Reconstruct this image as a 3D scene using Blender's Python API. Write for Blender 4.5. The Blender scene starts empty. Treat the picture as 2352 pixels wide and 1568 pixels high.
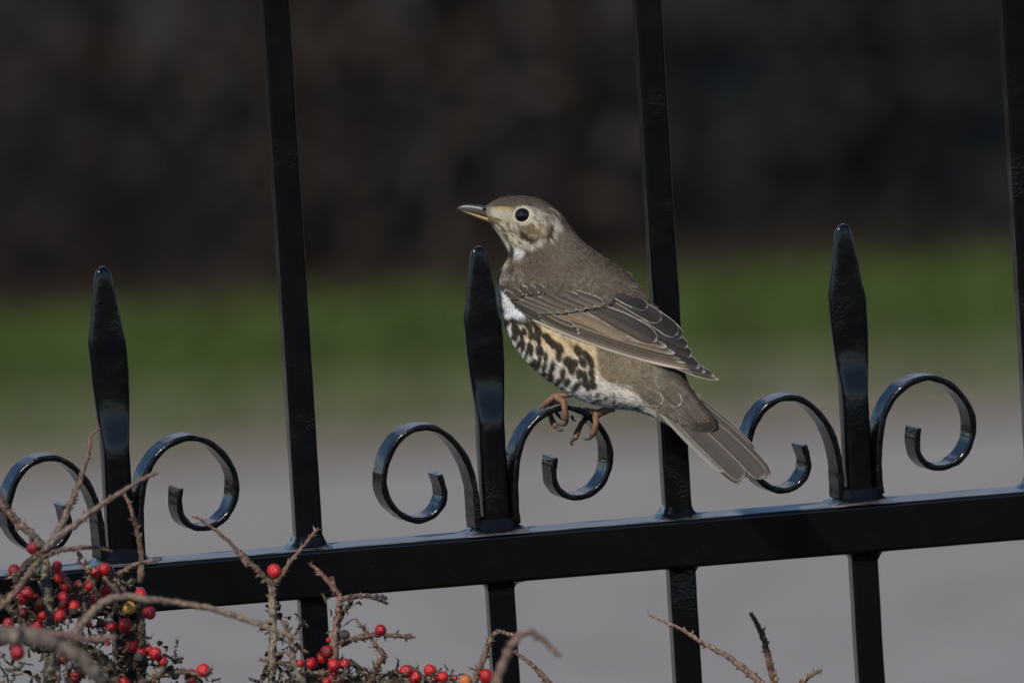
import bpy, bmesh, math, random
import numpy as np
from mathutils import Vector, Matrix
from mathutils.bvhtree import BVHTree

random.seed(7); RNG = np.random.default_rng(11)
R = math.radians
scene = bpy.context.scene
col = scene.collection

# ------------------------------------------------------------------ camera
LENS, SENSOR, DIST = 400.0, 22.2, 12.0
UPX = DIST * SENSOR / LENS / 2352.0            # metres per reference pixel at the fence
PITCH, YAW, LEAN = R(7.0), R(9.0), R(3.5)
Z0 = 1.15
F = Vector((math.sin(YAW) * math.cos(PITCH), math.cos(YAW) * math.cos(PITCH), -math.sin(PITCH)))
R0 = Vector((math.cos(YAW), -math.sin(YAW), 0.0))
U0 = R0.cross(F)
RT = (R0 * math.cos(LEAN) - U0 * math.sin(LEAN)).normalized()
UP = (U0 * math.cos(LEAN) + R0 * math.sin(LEAN)).normalized()
ORG = Vector((0, 0, Z0))
CAM = ORG - F * DIST
cd = bpy.data.cameras.new('camera')
cd.lens = LENS; cd.sensor_width = SENSOR; cd.sensor_fit = 'HORIZONTAL'
cd.clip_start = 0.5; cd.clip_end = 3000
cd.dof.use_dof = True; cd.dof.focus_distance = DIST - 0.025; cd.dof.aperture_fstop = 5.0
cd.dof.aperture_blades = 0
co = bpy.data.objects.new('camera', cd); col.objects.link(co)
M = Matrix((RT, UP, -F)).transposed().to_4x4(); M.translation = CAM
co.matrix_world = M
scene.camera = co

# ------------------------------------------------------------------ light
SUN_EL, SUN_AZ = R(38), R(-36)      # azimuth measured from behind the camera, negative = from the left
world = bpy.data.worlds.new('World'); scene.world = world; world.use_nodes = True
wn = world.node_tree
bg = wn.nodes['Background']
sky = wn.nodes.new('ShaderNodeTexSky'); sky.sky_type = 'NISHITA'; sky.sun_disc = False
sdir = Vector((math.sin(SUN_AZ) * math.cos(SUN_EL), -math.cos(SUN_AZ) * math.cos(SUN_EL), math.sin(SUN_EL)))
sky.sun_elevation = SUN_EL
sky.sun_rotation = math.atan2(sdir.x, sdir.y)
sky.air_density = 1.0; sky.dust_density = 0.3; sky.ozone_density = 4.5; sky.altitude = 1500
wn.links.new(sky.outputs[0], bg.inputs[0]); bg.inputs[1].default_value = 0.10
sl = bpy.data.lights.new('sun', 'SUN'); sl.energy = 3.0; sl.angle = R(3.0); sl.color = (1.0, 0.95, 0.87)
so = bpy.data.objects.new('sun', sl); col.objects.link(so)
so.rotation_euler = sdir.to_track_quat('Z', 'Y').to_euler(); so.location = (-4, -6, 8)
scene.view_settings.view_transform = 'Standard'
try: scene.view_settings.look = 'None'
except Exception: pass
scene.view_settings.exposure = 0.25
scene.view_settings.gamma = 1.0
scene.view_settings.use_curve_mapping = False

# ------------------------------------------------------------------ helpers
def at(px, py, Y):
    d = F + (RT * (px - 1176.0) - UP * (py - 784.0)) * (UPX / DIST)
    t = (Y - CAM.y) / d.y
    return CAM + d * t

def mesh(name, verts, faces, mat=None, parent=None, smooth=True, cols=None, link=True):
    me = bpy.data.meshes.new(name)
    me.from_pydata([tuple(v) for v in verts], [], [tuple(f) for f in faces])
    me.update()
    if cols is not None:
        a = me.color_attributes.new('Col', 'FLOAT_COLOR', 'POINT')
        c = np.ones((len(me.vertices), 4), np.float32); c[:, :3] = np.asarray(cols, np.float32)
        a.data.foreach_set('color', c.ravel())
    if smooth: me.polygons.foreach_set('use_smooth', [True] * len(me.polygons))
    for m in (mat if isinstance(mat, (list, tuple)) else [mat]):
        if m: me.materials.append(m)
    if not link: return me
    o = bpy.data.objects.new(name, me); col.objects.link(o)
    if parent: o.parent = parent
    return o

def from_bm(name, bm, mat, parent=None, smooth=True):
    me = bpy.data.meshes.new(name); bm.to_mesh(me); bm.free()
    for m in (mat if isinstance(mat, (list, tuple)) else [mat]): me.materials.append(m)
    if smooth: me.polygons.foreach_set('use_smooth', [True] * len(me.polygons))
    o = bpy.data.objects.new(name, me); col.objects.link(o)
    if parent: o.parent = parent
    return o

def wn_mod(o):
    m = o.modifiers.new('weighted_normal', 'WEIGHTED_NORMAL'); m.mode = 'FACE_AREA'; m.weight = 100; m.keep_sharp = True
    return o

def inst(name, me, parent, mw):
    o = bpy.data.objects.new(name, me); col.objects.link(o)
    o.parent = parent; o.matrix_local = mw
    return o

def empty(name, loc=(0, 0, 0)):
    o = bpy.data.objects.new(name, None); col.objects.link(o); o.location = loc
    o.empty_display_size = 0.05
    return o

def tag(o, label=None, cat=None, group=None, kind=None):
    if label: o['label'] = label
    if cat: o['category'] = cat
    if group: o['group'] = group
    if kind: o['kind'] = kind
    return o

def new_mat(name):
    m = bpy.data.materials.new(name); m.use_nodes = True
    nt = m.node_tree; b = nt.nodes['Principled BSDF']
    return m, nt, b

def noise_node(nt, scale, detail=4, rough=0.5, vec=None):
    n = nt.nodes.new('ShaderNodeTexNoise'); n.inputs['Scale'].default_value = scale
    n.inputs['Detail'].default_value = detail; n.inputs['Roughness'].default_value = rough
    if vec: nt.links.new(vec, n.inputs['Vector'])
    return n

def ramp(nt, fac, stops):
    r = nt.nodes.new('ShaderNodeValToRGB')
    e = r.color_ramp.elements
    while len(e) < len(stops): e.new(0.5)
    for i, (p, c) in enumerate(stops):
        e[i].position = p; e[i].color = (c[0], c[1], c[2], 1)
    nt.links.new(fac, r.inputs[0])
    return r

def simple_noise_mat(name, c1, c2, scale, rough=0.8, bump=0.0, spec=0.3, bscale=None):
    m, nt, b = new_mat(name)
    tc = nt.nodes.new('ShaderNodeTexCoord')
    n = noise_node(nt, scale, 6, 0.6, tc.outputs['Object'])
    r = ramp(nt, n.outputs[0], [(0.3, c1), (0.7, c2)])
    nt.links.new(r.outputs[0], b.inputs['Base Color'])
    b.inputs['Roughness'].default_value = rough
    b.inputs['Specular IOR Level'].default_value = spec
    if bump:
        n2 = noise_node(nt, bscale or scale * 3, 5, 0.6, tc.outputs['Object'])
        bp = nt.nodes.new('ShaderNodeBump'); bp.inputs['Strength'].default_value = bump
        bp.inputs['Distance'].default_value = 0.002
        nt.links.new(n2.outputs[0], bp.inputs['Height']); nt.links.new(bp.outputs[0], b.inputs['Normal'])
    return m

def attr_mat(name, rough=0.75, spec=0.2, sheen=0.0, noise=0.12, nscale=900, bump=0.0):
    m, nt, b = new_mat(name)
    a = nt.nodes.new('ShaderNodeAttribute'); a.attribute_name = 'Col'
    tc = nt.nodes.new('ShaderNodeTexCoord')
    n = noise_node(nt, nscale, 3, 0.6, tc.outputs['Object'])
    mr = nt.nodes.new('ShaderNodeMapRange'); mr.inputs['To Min'].default_value = 1 - noise * 2; mr.inputs['To Max'].default_value = 1 + noise * 2
    nt.links.new(n.outputs[0], mr.inputs[0])
    mx = nt.nodes.new('ShaderNodeVectorMath'); mx.operation = 'SCALE'
    nt.links.new(a.outputs['Color'], mx.inputs[0]); nt.links.new(mr.outputs[0], mx.inputs['Scale'])
    nt.links.new(mx.outputs[0], b.inputs['Base Color'])
    b.inputs['Roughness'].default_value = rough; b.inputs['Specular IOR Level'].default_value = spec
    b.inputs['Sheen Weight'].default_value = sheen
    if bump:
        bp = nt.nodes.new('ShaderNodeBump'); bp.inputs['Strength'].default_value = bump
        bp.inputs['Distance'].default_value = 0.0006
        nt.links.new(n.outputs[0], bp.inputs['Height']); nt.links.new(bp.outputs[0], b.inputs['Normal'])
    return m

# black gloss paint: lumpy brushed coat, dust specks, thin worn film on upward faces' grain
def paint_mat(name='black_gloss_paint', wr=1.1, lump=28, dist=.0007):
    m, nt, b = new_mat(name)
    tc = nt.nodes.new('ShaderNodeTexCoord'); V = tc.outputs['Object']
    sp = noise_node(nt, 900, 2, 0.5, V)
    r = ramp(nt, sp.outputs[0], [(0.0, (0.0022, 0.0023, 0.0026)), (0.74, (0.0026, 0.0027, 0.003)), (0.82, (0.05, 0.05, 0.05))])
    geo = nt.nodes.new('ShaderNodeNewGeometry'); sx_ = nt.nodes.new('ShaderNodeSeparateXYZ'); nt.links.new(geo.outputs['Normal'], sx_.inputs[0])
    mp = nt.nodes.new('ShaderNodeMapping'); mp.inputs['Scale'].default_value = (25, 500, 300); nt.links.new(V, mp.inputs['Vector'])
    dn = noise_node(nt, 1.0, 4, .65, mp.outputs[0])
    up = nt.nodes.new('ShaderNodeMapRange'); up.inputs['From Min'].default_value = .80; up.inputs['From Max'].default_value = .98; nt.links.new(sx_.outputs['Z'], up.inputs[0])
    dm = nt.nodes.new('ShaderNodeMapRange'); dm.inputs['From Min'].default_value = .34; dm.inputs['From Max'].default_value = .64; nt.links.new(dn.outputs[0], dm.inputs[0])
    dd = nt.nodes.new('ShaderNodeMath'); dd.operation = 'MULTIPLY'; nt.links.new(up.outputs[0], dd.inputs[0]); nt.links.new(dm.outputs[0], dd.inputs[1])
    dmx = nt.nodes.new('ShaderNodeMix'); dmx.data_type = 'RGBA'; nt.links.new(dd.outputs[0], dmx.inputs[0]); nt.links.new(r.outputs[0], dmx.inputs[6]); dmx.inputs[7].default_value = (0.29, 0.28, 0.275, 1)
    nt.links.new(dmx.outputs[2], b.inputs['Base Color'])
    b.inputs['IOR'].default_value = 1.5; b.inputs['Specular IOR Level'].default_value = 0.42
    rn = noise_node(nt, 60, 4, 0.6, V)
    rr = nt.nodes.new('ShaderNodeMapRange'); rr.inputs['To Min'].default_value = 0.10; rr.inputs['To Max'].default_value = 0.24
    nt.links.new(rn.outputs[0], rr.inputs[0]); ra = nt.nodes.new('ShaderNodeMath'); ra.operation = 'MULTIPLY_ADD'; ra.inputs[1].default_value = .5; nt.links.new(dd.outputs[0], ra.inputs[0]); nt.links.new(rr.outputs[0], ra.inputs[2]); nt.links.new(ra.outputs[0], b.inputs['Roughness'])
    big = noise_node(nt, lump, 3, 0.5, V); fine = noise_node(nt, 620, 2, 0.5, V); mask = noise_node(nt, 22, 2, 0.5, V)
    mk = nt.nodes.new('ShaderNodeMapRange'); mk.inputs['From Min'].default_value = 0.54; mk.inputs['From Max'].default_value = 0.74
    nt.links.new(mask.outputs[0], mk.inputs[0])
    mul = nt.nodes.new('ShaderNodeMath'); mul.operation = 'MULTIPLY'
    nt.links.new(fine.outputs[0], mul.inputs[0]); nt.links.new(mk.outputs[0], mul.inputs[1])
    sc = nt.nodes.new('ShaderNodeMath'); sc.operation = 'MULTIPLY_ADD'; sc.inputs[1].default_value = wr
    nt.links.new(mul.outputs[0], sc.inputs[0]); nt.links.new(big.outputs[0], sc.inputs[2])
    bp = nt.nodes.new('ShaderNodeBump'); bp.inputs['Strength'].default_value = 0.5; bp.inputs['Distance'].default_value = dist
    nt.links.new(sc.outputs[0], bp.inputs['Height']); nt.links.new(bp.outputs[0], b.inputs['Normal'])
    return m
PAINT = paint_mat(); RAILP = paint_mat('black_rail_paint', 0.12); FORGE = paint_mat('lumpy_black_paint', .9, 130, .0009); SPEAR = paint_mat('forged_black_paint', .8, 70, .0007)
PLUME = attr_mat('plumage_barbs', 0.8, 0.14, 0.0, 0.08, 700)
SKINM = attr_mat('body_down', 0.9, 0.1, 0.0, 0.10, 500)
FEATH = attr_mat('feather_vane', 0.72, 0.14, 0.0, 0.07, 1400)
HORN = attr_mat('horn', 0.38, 0.45, 0.0, 0.10, 500, 0.2)
SCALY = attr_mat('scaly_skin', 0.5, 0.4, 0.0, 0.22, 900, 0.8)

# ------------------------------------------------------------------ ground, road, grass, hedge
GX = lambda d: CAM + Vector((F.x, F.y, 0)).normalized() * d     # a point d metres ahead of the camera, over the ground
fwd = Vector((math.sin(YAW), math.cos(YAW), 0)); rgt = Vector((math.cos(YAW), -math.sin(YAW), 0))
def gpt(d, s, z=0.0):
    p = Vector((CAM.x, CAM.y, 0)) + fwd * d + rgt * s; p.z = z; return p
def sheet(name, d0, d1, s0, s1, z, mat):
    o = mesh(name, [gpt(d0, s0, z), gpt(d0, s1, z), gpt(d1, s1, z), gpt(d1, s0, z)], [(0, 1, 2, 3)], mat, smooth=False)
    return tag(o, kind='structure')
SOIL = simple_noise_mat('dark_soil', (0.018, 0.014, 0.011), (0.05, 0.038, 0.028), 3, 0.95, 0.4, 0.1)
ASPH = simple_noise_mat('worn_grey_tarmac', (0.238, 0.216, 0.196), (0.305, 0.28, 0.255), 5, 0.85, 0.5, 0.25, 60)
PATH = simple_noise_mat('buff_gravel_path', (0.185, 0.15, 0.112), (0.24, 0.196, 0.15), 6, 0.9, 0.5, 0.2, 50)
TURF = simple_noise_mat('turf_soil', (0.03, 0.035, 0.012), (0.055, 0.06, 0.02), 4, 0.95, 0.3, 0.1)
LITTER = simple_noise_mat('leaf_litter', (0.022, 0.014, 0.009), (0.05, 0.032, 0.02), 9, 0.95, 0.4, 0.05)
CAMH = CAM.z
def dist_of(py):                       # distance along the ground seen at image height py
    return CAMH / math.tan(PITCH + (py - 784) * UPX / DIST)
D_HEDGE, D_GRASS, D_PATH = dist_of(700), dist_of(850), dist_of(1040)
tag(mesh('ground', [(-1500, -1500, -0.004), (1500, -1500, -0.004), (1500, 1500, -0.004), (-1500, 1500, -0.004)], [(0, 1, 2, 3)], SOIL, smooth=False), kind='structure')
sheet('road', 12.5, D_PATH, -25, 25, 0.0, ASPH)
sheet('path', D_PATH, D_GRASS, -25, 25, 0.004, PATH)
# low kerb between path and turf
def kerb_strip():
    d0, d1, h = D_GRASS, D_GRASS + 0.06, 0.012
    v = [gpt(d, s, z) for s in (-25, 25) for d, z in ((d0, 0.0), (d0, h), (d1, h), (d1, 0.0))]
    f = [(0, 1, 5, 4), (1, 2, 6, 5), (2, 3, 7, 6), (0, 3, 2, 1), (4, 5, 6, 7)]
    tag(mesh('kerb', v, f, TURF, smooth=False), kind='structure')
kerb_strip()
sheet('turf', D_GRASS + 0.06, D_HEDGE + 0.05, -25, 25, 0.008, TURF)
GRASSM = attr_mat('grass_blades', 0.6, 0.3, 0, 0.1, 3)
def grass():
    n = 30000
    d = D_HEDGE + 0.05 - (D_HEDGE + 0.05 - dist_of(985)) * RNG.random(n) ** 1.5; s = RNG.uniform(-2.6, 2.6, n)
    h = RNG.uniform(0.012, 0.032, n); a = RNG.uniform(0, 2 * np.pi, n); w = RNG.uniform(0.002, 0.0045, n)
    bx = CAM.x + fwd.x * d + rgt.x * s; by = CAM.y + fwd.y * d + rgt.y * s
    ca, sa = np.cos(a), np.sin(a); l = RNG.uniform(0.005, 0.03, n)
    v = np.empty((n, 3, 3))
    v[:, 0] = np.stack([bx - sa * w, by + ca * w, np.full(n, 0.006)], 1)
    v[:, 1] = np.stack([bx + sa * w, by - ca * w, np.full(n, 0.006)], 1)
    v[:, 2] = np.stack([bx + ca * l, by + sa * l, h], 1)
    f = np.arange(3 * n).reshape(n, 3)
    c = np.stack([RNG.uniform(0.045, 0.090, n), RNG.uniform(0.092, 0.135, n), RNG.uniform(0.014, 0.026, n)], 1)
    o = mesh('grass', v.reshape(-1, 3), f.tolist(), GRASSM, smooth=False, cols=np.repeat(c, 3, 0))
    tag(o, 'short green verge grass between the path and the dark hedge', 'grass', kind='stuff')
grass()
LEAFM = attr_mat('hedge_leaves', 0.7, 0.15, 0, 0.1, 3)
BARK = simple_noise_mat('dark_bark', (0.012, 0.009, 0.007), (0.032, 0.024, 0.018), 20, 0.95, 0.6, 0.1)
def tube_data(pts, rads, ns=8):
    pts = [Vector(p) for p in pts]; v = []; f = []
    n = len(pts)
    ref = Vector((0.31, 0.42, 0.85)).normalized()
    for i, p in enumerate(pts):
        t = (pts[min(i + 1, n - 1)] - pts[max(i - 1, 0)]).normalized()
        a = t.cross(ref).normalized(); b = t.cross(a)
        for k in range(ns):
            th = 2 * math.pi * k / ns
            v.append(p + (a * math.cos(th) + b * math.sin(th)) * rads[i])
    for i in range(n - 1):
        for k in range(ns):
            k2 = (k + 1) % ns
            f.append((i * ns + k, i * ns + k2, (i + 1) * ns + k2, (i + 1) * ns + k))
    f.append(tuple(range(ns - 1, -1, -1))); f.append(tuple((n - 1) * ns + k for k in range(ns)))
    return v, f
def hedge_shrub(s, wid, tint, label):
    root = empty('hedge_shrub', gpt(D_HEDGE + 0.45, s, 0)); L = root.location
    tag(root, label, 'shrub', 'dark hedge behind the verge')
    rr = random.Random(int(s * 100) + 5)
    for k in range(5):
        x = rr.uniform(-wid * .4, wid * .4); y = rr.uniform(-0.2, 0.3); r = rr.uniform(0.012, 0.03)
        pts = [rgt * x + fwd * y + Vector((0, 0, -0.02))]
        for j in range(1, 6): pts.append(pts[-1] + Vector((rr.uniform(-.05, .05), rr.uniform(-.05, .05), 0.36)))
        v, f = tube_data(pts, [r * (1 - .13 * j) for j in range(6)], 7)
        mesh('stem', v, f, BARK, root)
    n = 9000
    q = np.random.default_rng(int(abs(s) * 1000) + 3)
    u = q.normal(0, 1, (n, 3)); u /= np.linalg.norm(u, axis=1)[:, None]
    rad = q.uniform(0.45, 1.0, n) ** 0.5
    ctr = np.stack([u[:, 0] * wid * .62 * rad, u[:, 1] * 0.44 * rad, 1.0 + u[:, 2] * 1.05 * rad], 1)
    ctr[:, 2] = np.where(ctr[:, 2] < 0.45, q.uniform(0.01, 0.6, n), ctr[:, 2])
    size = q.uniform(0.012, 0.03, n)
    e1 = q.normal(0, 1, (n, 3)); e1 /= np.linalg.norm(e1, axis=1)[:, None]
    e2 = np.cross(e1, q.normal(0, 1, (n, 3))); e2 /= np.linalg.norm(e2, axis=1)[:, None]
    P = ctr[:, 0:1] * np.array(rgt) + ctr[:, 1:2] * np.array(fwd) + ctr[:, 2:3] * np.array((0, 0, 1.0))
    v = np.stack([P - e1 * size[:, None], P + e2 * size[:, None] * .5, P + e1 * size[:, None], P - e2 * size[:, None] * .5], 1)
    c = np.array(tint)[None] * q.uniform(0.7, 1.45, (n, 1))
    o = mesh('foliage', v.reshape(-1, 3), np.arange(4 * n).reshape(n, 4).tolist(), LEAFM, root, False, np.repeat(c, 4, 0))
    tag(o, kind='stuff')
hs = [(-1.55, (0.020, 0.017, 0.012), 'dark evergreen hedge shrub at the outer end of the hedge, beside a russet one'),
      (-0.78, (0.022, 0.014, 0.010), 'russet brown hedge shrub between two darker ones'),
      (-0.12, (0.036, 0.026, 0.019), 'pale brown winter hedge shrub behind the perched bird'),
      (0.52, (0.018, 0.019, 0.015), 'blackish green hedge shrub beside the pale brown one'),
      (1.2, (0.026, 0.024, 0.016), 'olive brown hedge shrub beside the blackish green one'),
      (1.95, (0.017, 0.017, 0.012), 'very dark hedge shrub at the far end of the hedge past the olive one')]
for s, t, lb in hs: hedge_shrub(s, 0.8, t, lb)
sheet('hedge_bed', D_HEDGE + 0.05, D_HEDGE + 3, -25, 25, 0.012, LITTER)

# ------------------------------------------------------------------ iron fence
fence = empty('iron_fence', (0, 0, 0))
tag(fence, 'black painted wrought iron fence with spear finials and scrolls along a rail', 'fence')
BAR = 0.0176; RAILH = 0.0322; RAILD = 0.032
def rbox(bm, x0, x1, y0, y1, z0, z1, r, seg=3):
    """box with rounded long edges"""
    m = bmesh.ops.create_cube(bm, size=1.0)
    for v in m['verts']:
        v.co = Vector(((x0 + x1) / 2 + v.co.x * (x1 - x0), (y0 + y1) / 2 + v.co.y * (y1 - y0), (z0 + z1) / 2 + v.co.z * (z1 - z0)))
    es = {e for v in m['verts'] for e in v.link_edges}
    bmesh.ops.bevel(bm, geom=list(es), offset=r, segments=seg, profile=0.5, affect='EDGES')
pb = at(726, 1375, -RAILD / 2); RZ0 = pb.z; RZ1 = RZ0 + RAILH
bm = bmesh.new(); rbox(bm, -1.3, 1.3, -RAILD / 2, RAILD / 2, RZ0, RZ1, 0.0028)
wn_mod(from_bm('rail', bm, RAILP, fence))
for z in (0.12, 1.82):
    bm = bmesh.new(); rbox(bm, -1.3, 1.3, -RAILD / 2, RAILD / 2, z, z + RAILH, 0.0036); wn_mod(from_bm('rail', bm, RAILP, fence))
for x in (-1.3, 1.3):
    bm = bmesh.new(); rbox(bm, x - .025, x + .025, -.025, .025, 0, 1.95, 0.003); from_bm('post', bm, PAINT, fence)

def weld_mesh(seed):
    rr = random.Random(seed); v = []; f = []
    prof = [(1.72, 0.0), (1.35, 0.0016), (1.14, 0.004), (1.02, 0.0078), (0.9, 0.0090)]
    n = 20
    for j, (s, z) in enumerate(prof):
        for k in range(n):
            th = 2 * math.pi * (k + .5) / n
            c, sn = math.cos(th), math.sin(th)
            q = 1.0 / max(abs(c), abs(sn)); q = q ** 0.8
            rad = BAR / 2 * s * q * (1 + rr.uniform(-.05, .07) * (j < 4))
            v.append((c * rad, sn * rad, z + rr.uniform(-.0004, .0006) * (0 < j < 4)))
    for j in range(len(prof) - 1):
        for k in range(n):
            f.append((j * n + k, j * n + (k + 1) % n, (j + 1) * n + (k + 1) % n, (j + 1) * n + k))
    return mesh('weld', v, f, FORGE, link=False)
WELDS = [weld_mesh(s) for s in range(3)]

def wobble_bar(name, x, z0, z1, twist, seed, parent):
    """square bar with softened corners and slightly uneven paint build-up"""
    rr = random.Random(seed); v = []; f = []; sec = []
    h = BAR / 2; r = 0.0022
    for cx, cy, a0 in ((h - r, h - r, 0), (-h + r, h - r, 90), (-h + r, -h + r, 180), (h - r, -h + r, 270)):
        for k in range(4):
            a = R(a0 + 30 * k); sec.append((cx + r * math.cos(a), cy + r * math.sin(a)))
    n = len(sec); ns = max(2, int((z1 - z0) / 0.012))
    ct, st = math.cos(twist), math.sin(twist)
    for i in range(ns + 1):
        z = z0 + (z1 - z0) * i / ns
        ox = rr.gauss(0, .00010); oy = rr.gauss(0, .00010)
        for (sx, sy) in sec:
            v.append((x + sx * ct - sy * st + ox + rr.gauss(0, .00003), sx * st + sy * ct + oy, z))
    for i in range(ns):
        for k in range(n):
            f.append((i * n + k, i * n + (k + 1) % n, (i + 1) * n + (k + 1) % n, (i + 1) * n + k))
    f.append(tuple(range(n - 1, -1, -1))); f.append(tuple(ns * n + k for k in range(n)))
    return wn_mod(mesh(name, v, f, PAINT, parent))

def spear(name, x, zb, ztop, twist, seed, parent):
    """square shaft forged out into a flat blunt-tipped blade"""
    rr = random.Random(seed); H = ztop - zb
    # (height fraction, left half, right half, half thickness, corner roundness)
    k = UPX
    prof = [(0.0, 31, 31, 31, .3), (.30, 31, 31, 31, .3), (.385, 31, 31, 31, .3), (.42, 31.5, 33, 28, .3), (.46, 33, 36, 20, .3), (.50, 35.5, 38, 15, .3),
            (.56, 38, 40, 13.5, .35), (.64, 41, 41, 13, .4), (.72, 42.5, 40.5, 12.5, .45), (.745, 42.5, 39, 12.5, .45), (.79, 38, 34, 12, .5),
            (.86, 31, 27.5, 11, .5), (.92, 24.5, 21.5, 10.5, .55), (.965, 20, 17, 10, .6), (.982, 16.5, 14, 9, .7), (.993, 11, 10, 7, .8), (1.0, 3, 3, 2.5, .9)]
    v = []; f = []; n = 24; ct, st = math.cos(twist), math.sin(twist)
    dense = []
    for (a, b) in zip(prof[:-1], prof[1:]):
        m = max(1, int((b[0] - a[0]) * H / 0.006))
        for j in range(m):
            t = j / m; dense.append(tuple(a[i] + (b[i] - a[i]) * t for i in range(5)))
    dense.append(prof[-1])
    for (h, l, r_, th, rd) in dense:
        wob = rr.gauss(0, .35)
        for q in range(n):
            a = 2 * math.pi * (q + .5) / n; c, s = math.cos(a), math.sin(a)
            e = 0.25 + 0.55 * rd
            cx = math.copysign(abs(c) ** e, c); sy = math.copysign(abs(s) ** e, s)
            hx = (r_ if cx > 0 else l) * k * (1 + .07 * min(1.0, max(0.0, (h - .4) / .2))); hy = th * k
            lx = cx * hx + wob * k * .6; ly = sy * hy + rr.gauss(0, .25) * k
            v.append((x + lx * ct - ly * st, lx * st + ly * ct, zb + H * h))
    m = len(dense)
    for i in range(m - 1):
        for q in range(n):
            f.append((i * n + q, i * n + (q + 1) % n, (i + 1) * n + (q + 1) % n, (i + 1) * n + q))
    f.append(tuple(range(n - 1, -1, -1))); f.append(tuple((m - 1) * n + q for q in range(n)))
    return mesh(name, v, f, SPEAR, parent)

def catmull(pts, sub):
    pts = np.asarray(pts, float); P = np.vstack([2 * pts[0] - pts[1], pts, 2 * pts[-1] - pts[-2]]); out = []
    for i in range(1, len(P) - 2):
        p0, p1, p2, p3 = P[i - 1:i + 3]
        for t in np.arange(sub) / sub:
            out.append(0.5 * ((2 * p1) + (-p0 + p2) * t + (2 * p0 - 5 * p1 + 4 * p2 - p3) * t * t + (-p0 + 3 * p1 - 3 * p2 + p3) * t ** 3))
    out.append(pts[-1]); return np.array(out)

YF = -0.0095
def scroll_shape(pts, conv, anchor):
    a = at(anchor[0], anchor[1], YF)
    return np.array([[(q := at(*conv(p), YF)).x - a.x, q.z - a.z] for p in pts])
cA = lambda p: (816.7 + p[0] * .2315, 907.4 + p[1] * .2315)
cB = lambda p: (1663.6 + p[0] * .32797, 816.7 + p[1] * .32797)
SL = scroll_shape([(1200, 1330), (1195, 1200), (1185, 1060), (1165, 900), (1120, 730), (1045, 575), (930, 435), (800, 345), (690, 322), (560, 345), (430, 430), (335, 565),
                   (282, 720), (265, 860), (285, 980), (340, 1090), (430, 1180), (540, 1235), (650, 1240), (760, 1190), (835, 1100), (866, 1000), (852, 900), (815, 785)], cA, (1139, 1212))
SRr = scroll_shape([(1075, 1000), (1063, 900), (1060, 780), (1064, 650), (1078, 520), (1112, 410), (1172, 310), (1262, 228), (1370, 184), (1450, 186), (1540, 218), (1622, 288), (1683, 375),
                    (1714, 460), (1718, 560), (1700, 645), (1660, 722), (1600, 780), (1520, 815), (1440, 815), (1378, 780), (1338, 720), (1326, 630), (1334, 532)], cB, (1970, 1155))
def scroll(shape, x, zb, seed, parent, sx=1.0, sz=1.0):
    rr = random.Random(seed)
    c = catmull(shape * np.array([sx, sz]), 6); n = len(c)
    th = 0.0040; dep = 0.0185; sk = math.tan(R(11))
    t = np.gradient(c, axis=0); t /= np.linalg.norm(t, axis=1)[:, None]; nrm = np.stack([-t[:, 1], t[:, 0]], 1)
    v = []; f = []; r = 0.0011
    sec = []
    for (a, b, a0) in ((th / 2 - r, dep - r, 0), (-th / 2 + r, dep - r, 90), (-th / 2 + r, r, 180), (th / 2 - r, r, 270)):
        for k in range(4):
            q = R(a0 + 30 * k); sec.append((a + r * math.cos(q), b + r * math.sin(q)))
    m = len(sec)
    for i in range(n):
        g = 1 + rr.gauss(0, .035) + 0.08 * math.sin(i * .33 + seed) + .06 * math.sin(i * .81 + seed * 2)
        for (a, b) in sec:
            p = c[i] + nrm[i] * a * g
            v.append((x + p[0] - b * sk + rr.gauss(0, .00004), YF + b, zb + p[1]))
    for i in range(n - 1):
        for k in range(m):
            f.append((i * m + k, i * m + (k + 1) % m, (i + 1) * m + (k + 1) % m, (i + 1) * m + k))
    f.append(tuple(range(m - 1, -1, -1))); f.append(tuple((n - 1) * m + k for k in range(m)))
    o = wn_mod(mesh('scroll', v, f, FORGE, parent))
    return o
def place_weld(x, z, parent, k, s=(1, 1, 1), rz=0.0):
    o = inst('weld', WELDS[k % 3], parent, Matrix.Translation((x, 0, z)) @ Matrix.Rotation(rz, 4, 'Z') @ Matrix.Diagonal((*s, 1)))
    return o
def finial(px, py, hpx, seed):
    a = at(px, py, 0.0); x = a.x
    tw = R(5)
    p = wobble_bar('picket', x, 0.03, RZ1 + 0.004, 0.0, seed, fence)
    s = spear('spear_finial', x, RZ1 - 0.001, RZ1 + hpx * UPX, tw, seed + 50, p)
    zb = at(1139, 1212, YF).z
    zb = RZ1 + 0.0035
    scroll(SL, x, zb, seed + 1, p); scroll(SRr, x, zb, seed + 2, p, 1.0, 0.985)
    place_weld(x, RZ1 - 0.0002, p, seed, (1.45, 1.25, 1.1))
    o = place_weld(x, RZ0 + 0.0002, p, seed + 1, (1.0, 1.0, -0.7))
    return x
def picket(px, py, seed):
    x = at(px, py, 0.0).x
    p = wobble_bar('picket', x, 0.03, 1.835, 0.0, seed, fence)
    place_weld(x, RZ1 - 0.0002, p, seed, (1.0, 1.0, 1.05)); place_weld(x, RZ0 + 0.0002, p, seed + 2, (0.9, 0.9, -0.7))
    return x
FX = [finial(279, 1282, 684, 3), finial(1139, 1212, 662, 4), finial(1974, 1152, 646, 5)]
PX = [picket(708, 1245, 21), picket(1556, 1185, 22), picket(2390, 1118, 23)]
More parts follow.
